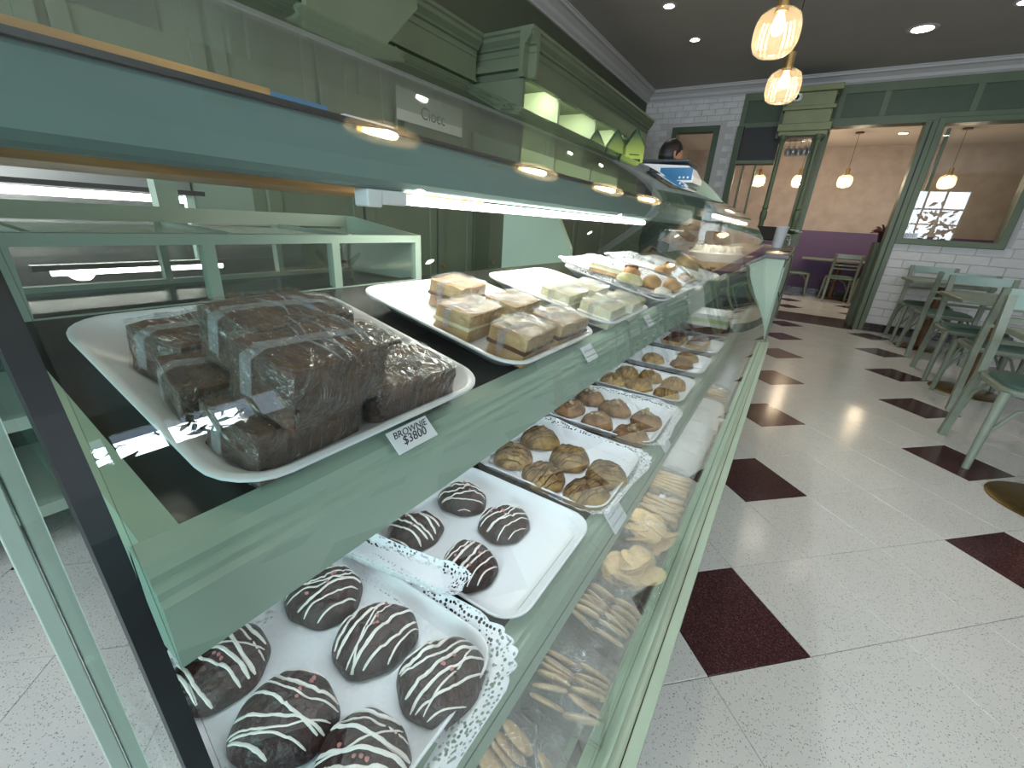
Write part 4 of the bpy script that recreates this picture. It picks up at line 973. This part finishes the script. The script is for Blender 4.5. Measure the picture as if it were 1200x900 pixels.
# ---------------------------------------------------------------- back cabinets along the left wall
bc = thing('back_cabinet', 'olive green upper cabinet with heavy cornice and lit open niches on the left wall', 'cabinet')
YA, YB = 2.88, 5.72
cn = [(0, 0), (0, -.020), (-.012, -.028), (-.015, -.050), (-.040, -.078), (-.046, -.090), (-.060, -.096), (-.060, -.130), (-.066, -.136), (-.066, -.262), (-.055, -.268), (-.055, -.280), (-.10, -.280), (-.10, 0)]
MB().prism([(-1.80 + a, 2.285 + b) for a, b in cn], YA - .0, YB).build('cornice', cabg, bc, False)
MB().prism([(YA - a + .0008, 2.2842 + b) for a, b in cn], -2.40, -1.8008, 'x').build('cornice_return', cabg, bc)
MB().box(-2.40, -1.90, YA + .02, YB - .02, 2.06, 2.10).build('soffit', cabg, bc)
MB().box(-2.40, -1.87, YA + .02, YA + .05, 1.45, 2.0).build('side_panel', cabg, bc)
MB().box(-2.40, -1.87, YB - .06, YB - .02, 1.45, 2.0).build('side_panel', cabg, bc)
MB().box(-2.40, -2.38, YA, YB, 1.45, 2.0).build('niche_back', nichem, bc)
MB().box(-2.40, -1.87, YA, YB, 1.42, 1.45).build('bottom_shelf', cabg, bc)
for y in (3.45, 4.20, 4.95): MB().box(-2.38, -1.875, y, y + .03, 1.45, 2.06).build('divider', nichem, bc)
for y in (3.17, 3.85, 4.6, 5.3):
    MB().box(-1.945, -1.915, y - .2, y + .2, 2.054, 2.060).build('niche_light_strip', whitep, bc)
    l = lamp('niche_light', 'AREA', (-1.93, y, 2.051), 3.2, (.93, 1, .80), (0, R(40), 0), shape='RECTANGLE', size=.015, size_y=.4)
nc = thing('recessed_wall_cabinet', 'recessed olive green cabinet run with panelled door ajar, left of the lit niches', 'cabinet')
MB().prism([(-2.20 + a, 2.285 + b) for a, b in cn], .0, YA - .0).build('cornice', cabg, nc)
MB().box(-2.42, -2.30, .0, YA, 1.41, 2.12).build('carcass', cabg, nc)
MB().box(-2.30, -2.275, 2.12, 2.14, 1.45, 2.0).build('face_frame', olive, nc)
def panel_door(mb, x, y0, y1, z0, z1, w=.055):
    mb.box(x - .02, x, y0, y0 + w, z0, z1).box(x - .02, x, y1 - w, y1, z0, z1).box(x - .02, x, y0 + w, y1 - w, z0, z0 + w).box(x - .02, x, y0 + w, y1 - w, z1 - w, z1)
    mb.box(x - .02, x - .010, y0 + w, y1 - w, z0 + w, z1 - w); return mb
def knob(par, x, y, z): MB().lathe([(0, 0), (.006, 0), (.006, .012), (.013, .018), (.013, .024), (0, .027)], seg=12).build('knob', brass_l, par, True, (x, y, z), (0, R(90), 0))
knob(panel_door(MB(), -2.26, 2.18, 2.78, 1.42, 1.96).build('cabinet_door', cabg, nc), -2.26, 2.215, 1.5)
for k in range(4): knob(panel_door(MB(), -2.28, .10 + .5 * k, .57 + .5 * k, 1.42, 2.0).build('cabinet_door', cabg, nc), -2.28, .13 + .5 * k, 1.5)
MB().box(-2.31, -2.20, .0, 2.1, 1.395, 1.415).build('light_pelmet', cabg, nc)
hd2 = MB(); V4 = [(-1.80, 1.50, 1.755), (-1.80, 1.62, 1.79), (-1.80, 1.83, 2.00), (-1.80, 1.75, 2.35), (-1.80, 1.30, 2.25), (-1.80, 1.22, 1.70)]
hd2.prism([(p[1], p[2]) for p in V4], -1.83, -1.80, 'x')
tag(hd2.build('hood_panel', cabg), 'slanting green extractor hood panel above the curved glass at the top', 'hood')
# tall lower cabinets on the back wall, seen through the case
lc = thing('tall_back_cupboard', 'tall green panelled cupboards standing behind the display case', 'cupboard')
MB().box(-2.40, -1.84, .95, 7.0, 0, 1.39).build('carcass', cabg, lc)
for y0, y1 in ((1.00, 1.45), (1.47, 1.97), (1.99, 2.31), (2.50, 3.20), (3.22, 3.9), (3.95, 4.6), (4.62, 5.4), (5.42, 6.2)):
    knob(panel_door(MB(), -1.815, y0, y1, .12, 1.38, .05).build('cupboard_door', cabg, lc), -1.815, y0 + .025, .80)
MB().box(-1.86, -1.80, 2.32, 2.48, .0, 1.40).build('dark_upright', olive_d, lc)
# near back counter with steel splash and shelf
kc = thing('rear_work_counter', 'rear work counter with steel splashback and green lower shelves behind the case', 'counter')
MB().box(-2.38, -1.78, -2.0, .94, .86, .90).build('worktop', steel, kc)
MB().box(-2.38, -2.34, -2.0, .94, .90, 1.25).build('splashback', steel, kc)
MB().box(-2.38, -1.80, -2.0, .94, .12, .16).box(-2.38, -1.80, -2.0, .94, .42, .46).build('lower_shelf', sage, kc)
MB().box(-2.38, -2.33, -2.0, .94, .0, .86).build('back_board', dsteel, kc)
for y in (-1.9, -1.1, -.3, .5): MB().box(-1.84, -1.80, y, y + .05, 0, .86).build('leg', sage, kc)
MB().box(-1.50, -1.46, -.6, .62, 1.100, 1.112).build('utensil_rail', black, kc)
MB().box(-1.49, -1.47, .575, .595, .9, 1.10).box(-1.49, -1.47, -.5, -.48, .9, 1.10).build('rail_post', sage, kc)
MB().tube([(-1.50, -.4, 1.0875), (-1.50, .60, 1.0865)], .009, 10).build('led_reflection', ledm, kc)  # glowing tube stands in for an LED mirrored in the steel
MB().tube([(-.95, .17, .972), (-.95, .41, .972)], .005, 8).build('led_reflection', ledm, kc)  # glowing tube added as the case LED's reflection in the rear glass
MB().box(-.958, -.942, .15, .43, .976, .984).build('led_reflection_holder', steel, kc)  # mount added along with the reflection tube
MB().box(-1.56, -1.545, -.5, .95, .80, 1.06, bev=.002).build('steel_backboard', steel, kc)
MB().box(-1.80, -1.50, -.5, .95, .77, .80).build('bracket_shelf', steel, kc)
cb = thing('crate', 'blue plastic crate on the rear counter, seen under the header beam', 'crate', (-1.95, 1.15, 1.402))
MB().box(-.12, .12, -.16, .16, 0, .02).box(-.12, .12, -.16, -.15, 0, .09).box(-.12, .12, .15, .16, 0, .09).box(-.12, -.11, -.16, .16, 0, .09).box(.11, .12, -.16, .16, 0, .09).build('crate_body', bluep, cb)
tag(MB().box(-2.1, -1.9, 1.45, 1.75, 1.402, 1.50, bev=.004).build('storage_box', whitep), 'white storage box on top of the tall cupboards', 'box')
tx = thing('wall_sign', 'faint dark shop lettering on the back cupboard, seen through the curved glass', 'sign', (0, 0, 0))
MB().box(-2.2585, -2.2555, 2.10, 2.72, 1.625, 1.80).build('sign_board', mat('sign_board_grey', (.48, .50, .44), .6), tx)
txt('Ciocc', .10, black, tx, face_x(-2.2550, 2.42, 1.665), 'sign_lettering')

# ---------------------------------------------------------------- second counter beyond the case, with cup, flowers, machine
sc2 = thing('service_counter', 'pale green service counter beyond the display case with dark top', 'counter')
MB().box(-.62, -.058, 3.36, 6.86, .06, .955).build('counter_body', sage_l, sc2)
for k in range(4): MB().box(-.058, -.047, 3.40 + .86 * k, 4.20 + .86 * k, .14, .90, bev=.003).build('front_panel', sage_l, sc2)
MB().box(-.60, -.08, 3.4, 6.8, 0, .06).build('plinth', black, sc2)
MB().box(-.66, -.035, 3.34, 6.84, .955, .985, bev=.004).build('counter_top', dkwood, sc2)
cup = thing('paper_cup', 'tall white paper cup on the service counter by the end of the case', 'cup', (-.195, 5.25, .985))
MB().lathe([(0, 0), (.044, 0), (.046, .01), (.064, .195), (.068, .199), (.064, .203), (.060, .195), (.043, .006), (0, .006)], seg=28).build('cup_body', whitep, cup, True)
vs2 = thing('flower_vase', 'small glass vase with white flowers on the service counter beside the cup', 'vase', (-.095, 5.55, .985))
MB().lathe([(0, 0), (.035, 0), (.042, .03), (.036, .09), (.022, .12), (.028, .14), (.025, .14), (.019, .12), (.033, .09), (.038, .03), (0, .006)], seg=20).build('glass_body', glassc, vs2, True)
for k in range(7):
    fl = MB()
    a = rnd.uniform(0, 6.28); c_ = Vector((.05 * math.cos(a) + .01, .05 * math.sin(a), .10 + rnd.uniform(-.06, .09)))
    for q in range(5):
        b2 = 2 * math.pi * q / 5; fl.lathe([(0, .004), (.012, .003), (.016, 0), (0, -.003)], c_ + Vector((.014 * math.cos(b2), .014 * math.sin(b2), .004 * (q % 2))), 8)
    fl.build('white_flower', petal, vs2, True)
lf = MB()
for k in range(10):
    a = rnd.uniform(0, 6.28); d = Vector((math.cos(a), math.sin(a), .6)); p0 = Vector((0, 0, .13)); p1 = p0 + d * .05; p2 = p0 + d * .09
    lf.tube([p0, p1, p2], [.002, .012, .001], 6, flat=.15)
lf.build('leaves', leaf, vs2)
lfm = thing('glass_jar', 'greenish glass jar standing behind the paper cup', 'jar', (-.20, 5.65, .985))
MB().lathe([(0, 0), (.05, 0), (.052, .12), (.04, .15), (.03, .155), (.036, .15), (.048, .118), (.046, .006), (0, .006)], seg=20).build('jar_body', glassc, lfm, True)
MB().lathe([(0, .155), (.042, .155), (.042, .175), (0, .175)], seg=20).build('jar_lid', brass_l, lfm)
mc = thing('card_terminal', 'black card payment terminal on a tilted stand on the service counter', 'terminal', (-.33, 5.0, .985))
MB().box(-.03, .03, -.04, .04, 0, .09).build('stand', black, mc)
MB().box(-.10, .10, -.012, .012, .06, .20, bev=.004, rot=Matrix.Rotation(R(-35), 3, 'X')).build('screen', black, mc)
cbm = MB(); cbm.tube([(-.12, 4.0, .990), (-.05, 3.97, .990), (-.028, 3.95, .95), (-.020, 3.90, .80), (-.026, 3.86, .72), (-.036, 3.80, .66), (-.030, 3.76, .64), (-.036, 3.68, .68), (-.045, 3.60, .72)], .0035, 6)
tag(cbm.build('power_cable', black, None, True), 'black power cable looping down the end of the service counter', 'cable')

# corner shelf unit with capital, turned posts and hanging glasses
cu_ = thing('corner_shelf_unit', 'olive green bar unit with moulded capital on two turned posts at the far wall', 'shelf unit')
cap = [(-.60, 2.76), (-.03, 2.76), (-.03, 2.735), (-.045, 2.72), (-.05, 2.70), (-.075, 2.67), (-.08, 2.56), (-.10, 2.55), (-.10, 2.53), (-.08, 2.52), (-.085, 2.38), (-.115, 2.36), (-.115, 2.30), (-.085, 2.29), (-.085, 2.25), (-.60, 2.25)]
MB().prism(cap, 6.92, 7.16).build('capital', olive, cu_)
lv2 = MB()
for z0, z1, g in ((2.70, 2.76, .0), (2.56, 2.70, .05), (2.52, 2.56, .02), (2.38, 2.52, .045), (2.30, 2.38, .015), (2.25, 2.30, .035)): lv2.box(-.60 + g, -.02 - g, 6.74 + g, 6.94, z0, z1, bev=.006)
lv2.build('capital_moulding', mat('capital_gold_green', (.24, .26, .12), .4, var=.12, vscale=8), cu_)
for x in (-.50, -.13):
    MB().lathe([(0, 2.26), (.045, 2.26), (.045, 2.22), (.028, 2.20), (.034, 2.18), (.024, 2.16), (.026, 1.80), (.030, 1.46), (.038, 1.43), (.026, 1.41), (.040, 1.38), (.040, 1.30), (.03, 1.28), (.03, .986), (0, .986)], (x, 6.80, 0), 18).build('turned_post', olive, cu_, True)
MB().box(-1.09, -1.01, 7.08, 7.185, .99, 2.44).build('side_stile', olive_d, cu_)
MB().box(-1.01, -.56, 7.02, 7.18, 1.98, 2.02).build('shelf_board', olive, cu_)
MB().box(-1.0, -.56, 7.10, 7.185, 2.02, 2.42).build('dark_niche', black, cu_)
MB().box(-.93, -.90, 7.12, 7.18, .93, 1.98).box(-.78, -.755, 7.12, 7.18, .93, 1.98).build('mullion', olive, cu_)
MB().box(-.46, -.17, 6.86, 7.10, 2.235, 2.25).build('glass_rack', woodd, cu_)
wg = thing('wine_glass', 'x', 'wine glass', (0, 0, 0), 0, 'wine glasses hanging upside down from the rack')
MB().lathe([(0, 0), (.032, -.002), (.032, -.004), (.004, -.008), (.0035, -.07), (.018, -.085), (.034, -.11), (.036, -.14), (.030, -.175), (.0285, -.175), (.034, -.14), (.032, -.112), (.016, -.088), (0, -.08)], seg=18).build('glass_bowl', glassc, wg, True)
k = 0
for iy, y in enumerate((6.90, 7.02)):
    for ix, x in enumerate((-.42, -.36, -.30, -.24, -.19)):
        lb = 'clear wine glass hanging in the %s row of the rack, %s from the left post' % (('front', 'back')[iy], ('first', 'second', 'third', 'fourth', 'fifth')[ix])
        if k == 0: wg.location = (x, y, 2.234); wg['label'] = lb
        else: dup(wg, (x, y, 2.234), None, lb)
        k += 1
cam_ = thing('security_camera', 'round white dome security camera mounted on the corner unit capital', 'camera', (-.46, 6.76, 2.655))
MB().lathe([(0, .03), (.045, .028), (.058, 0), (.055, -.03), (.038, -.05), (0, -.056)], seg=22).build('dome_housing', whitep, cam_, True)
b = bmesh.new(); bmesh.ops.create_icosphere(b, subdivisions=2, radius=.030)
for v in b.verts: v.co += Vector((0, -.038, -.012))
m_ = MB(); m_.b.free(); m_.b = b; m_.build('black_lens', black, cam_, True)

# ---------------------------------------------------------------- cafe chairs and tables
def make_chair():
    t = thing('cafe_chair', 'x', 'chair')
    # local: faces +Y, rear at y=-.21, seat 0.45
    for s in (-1, 1):
        x = s * .195
        m = MB(); pts = [(x * 1.06, -.285, 0), (x * 1.03, -.245, .22), (x, -.205, .44), (x, -.215, .62), (x * 1.02, -.265, .865)]
        pp = []
        for a, b2 in zip(pts, pts[1:]):
            for q in range(4): pp.append(Vector(a).lerp(Vector(b2), q / 4))
        pp.append(Vector(pts[-1]))
        for a, b2 in zip(pp, pp[1:]): m.bar(a, b2 + (b2 - a) * .04, .036, .040, (0, 1, 0))
        m.build('leg', chairg, t)
    for s in (-1, 1):
        x = s * .195
        MB().tube([(x, .185, .435), (x * 1.04, .195, .22), (x * 1.08, .215, 0)], [.022, .0195, .016], 12).build('leg', chairg, t, True)
    m = MB(); n = 28
    def sp(q):
        a = 2 * math.pi * q / n; ca, sa = math.cos(a), math.sin(a); e = .42
        return Vector((math.copysign(abs(ca) ** e, ca) * .212, math.copysign(abs(sa) ** e, sa) * .205, 0))
    ri = []
    for sc_, z in ((1.0, .420), (1.03, .432), (1.03, .446), (.99, .452), (.82, .452), (.82, .420)): ri.append([m.b.verts.new((sp(q).x * sc_, sp(q).y * sc_, z)) for q in range(n)])
    ri.append(ri[0])
    for A, B in zip(ri, ri[1:]):
        for q in range(n): m.b.faces.new((A[q], A[(q + 1) % n], B[(q + 1) % n], B[q]))
    m.build('seat_frame', chairg, t, True, ang=30)
    m = MB(); ri = []
    for sc_, z in ((.90, .436), (.92, .455), (.88, .468), (.72, .476), (.40, .479)): ri.append([m.b.verts.new((sp(q).x * sc_, sp(q).y * sc_, z)) for q in range(n)])
    for A, B in zip(ri, ri[1:]):
        for q in range(n): m.b.faces.new((A[q], A[(q + 1) % n], B[(q + 1) % n], B[q]))
    m.b.faces.new(ri[0][::-1]); m.b.faces.new(ri[-1]); m.build('cushion', teal, t, True)
    def rail(z0, z1, y, bow, th, mm, nm):
        m = MB(); A = []
        for q in range(13):
            u = -1 + 2 * q / 12; x = u * .20; yy = y - bow * (1 - u * u)
            A.append([m.b.verts.new(p) for p in ((x, yy, z0), (x, yy + th, z0), (x, yy + th, z1), (x, yy, z1))])
        for a, b2 in zip(A, A[1:]):
            for q in range(4): m.b.faces.new((a[q], a[(q + 1) % 4], b2[(q + 1) % 4], b2[q]))
        m.b.faces.new(A[0][::-1]); m.b.faces.new(A[-1]); m.build(nm, mm, t)
    rail(.795, .868, -.268, .030, .018, chairt, 'top_rail')
    for z in (.735, .675, .615): rail(z - .011, z + .011, -.232 - (z - .60) * .12, .024, .014, chairg, 'slat')
    for s in (-1, 1):   # bentwood braces
        x = s * .195
        MB().tube([(x * .97, .185, .20), (x * .95, .17, .30), (x * .9, .12, .385), (x * .9, .03, .422)], .009, 8).build('brace', chairg, t, True)
        MB().tube([(x * .97, -.235, .20), (x * .95, -.20, .31), (x * .9, -.12, .39), (x * .9, -.02, .422)], .009, 8).build('brace', chairg, t, True)
    MB().tube([(-.185, .19, .22), (-.12, .175, .34), (0, .17, .40), (.12, .175, .34), (.185, .19, .22)], .009, 8).build('brace', chairg, t, True)
    return t
ch0 = make_chair(); fl_ = [0]
def chair(x, y, rz, label, grp='sage green cafe chairs'):
    if not fl_[0]: fl_[0] = 1; ch0.location = (x, y, 0); ch0.rotation_euler = (0, 0, rz); ch0['label'] = label; ch0['group'] = grp; return
    dup(ch0, (x, y, 0), (0, 0, rz), label, grp)
def make_table(x, y, label, grp='cafe tables on brass disc bases', w=.64, d=.64):
    t = thing('cafe_table', label, 'table', (x, y, 0), 0, grp)
    MB().lathe([(0, .022), (.06, .020), (.215, .010), (.225, .004), (.225, 0), (0, 0)], seg=40).build('disc_base', brass, t, True, ang=30)
    MB().lathe([(0, .72), (.038, .72), (.038, .03), (.05, .02), (0, .02)], seg=20).build('column', woodd, t, True, ang=30)
    MB().box(-w / 2, w / 2, -d / 2, d / 2, .715, .745, bev=.006).build('table_top', chairg, t)
    return t
tb = make_table(1.27, 2.72, 'cafe table at the right edge, only its brass disc base showing')
make_table(1.42, 4.74, 'cafe table between the middle pair of green chairs')
make_table(1.42, 6.48, 'cafe table nearest the far white brick wall')
chair(1.24, 3.19, math.pi, 'nearest green chair at the right edge, its back against the next chair')
chair(1.40, 4.37, 0, 'green chair with its back to the camera at the middle table')
chair(1.40, 5.08, math.pi, 'green chair facing the camera at the middle table')
chair(1.42, 6.08, 0, 'green chair with its back to the camera at the far table')
chair(1.40, 6.78, math.pi, 'green chair with dark seat against the far brick wall')
# flyer on far table
fy = thing('table_flyer', 'small folded white and pink menu card standing on the far table', 'menu card', (1.60, 6.45, .745))
MB().prism([(-.03, 0), (.03, 0), (.002, .10), (-.002, .10)], -.05, .05, 'x').build('card', paper, fy)
MB().box(-.03, .03, -.0265, -.0255, .012, .018).build('pink_mark', mat('flyer_pink', (.45, .10, .20), .6), fy)
# next room furniture
gr2 = 'green chairs in the next room'
chair(.78, 10.15, R(4), 'green ladder-back chair seen through the doorway with its back to the camera', gr2)
chair(.10, 10.55, R(-90), 'dark green chair at the left of the table beyond the doorway', gr2)
chair(1.30, 10.50, R(80), 'dark green chair half hidden behind the right door post', gr2)
make_table(.75, 10.62, 'long table in the room beyond the doorway', 'tables in the next room', 1.30, .60)
pl = thing('potted_plant', 'red-leaved potted plant on a ledge inside the doorway', 'plant', (.90, 7.62, 1.10))
MB().lathe([(0, 0), (.05, 0), (.07, .12), (.062, .12), (.045, .01), (0, .01)], seg=18).build('pot', black, pl, True)
lf = MB()
for k in range(26):
    a = rnd.uniform(0, 6.28); el = rnd.uniform(.2, 1.2); d = Vector((math.cos(a) * math.cos(el), math.sin(a) * math.cos(el), math.sin(el))); p0 = Vector((0, 0, .11))
    lf.tube([p0, p0 + d * .07, p0 + d * .12 + Vector((0, 0, -.01)), p0 + d * .17 + Vector((0, 0, -.04))], [.003, .018, .016, .001], 6, flat=.15)
lf.build('leaves', redleaf, pl)
tag(MB().box(.82, 1.0, 7.40, 7.80, 0, 1.10).build('plant_stand', olive_d), 'narrow dark green stand carrying the red-leaved plant', 'stand')
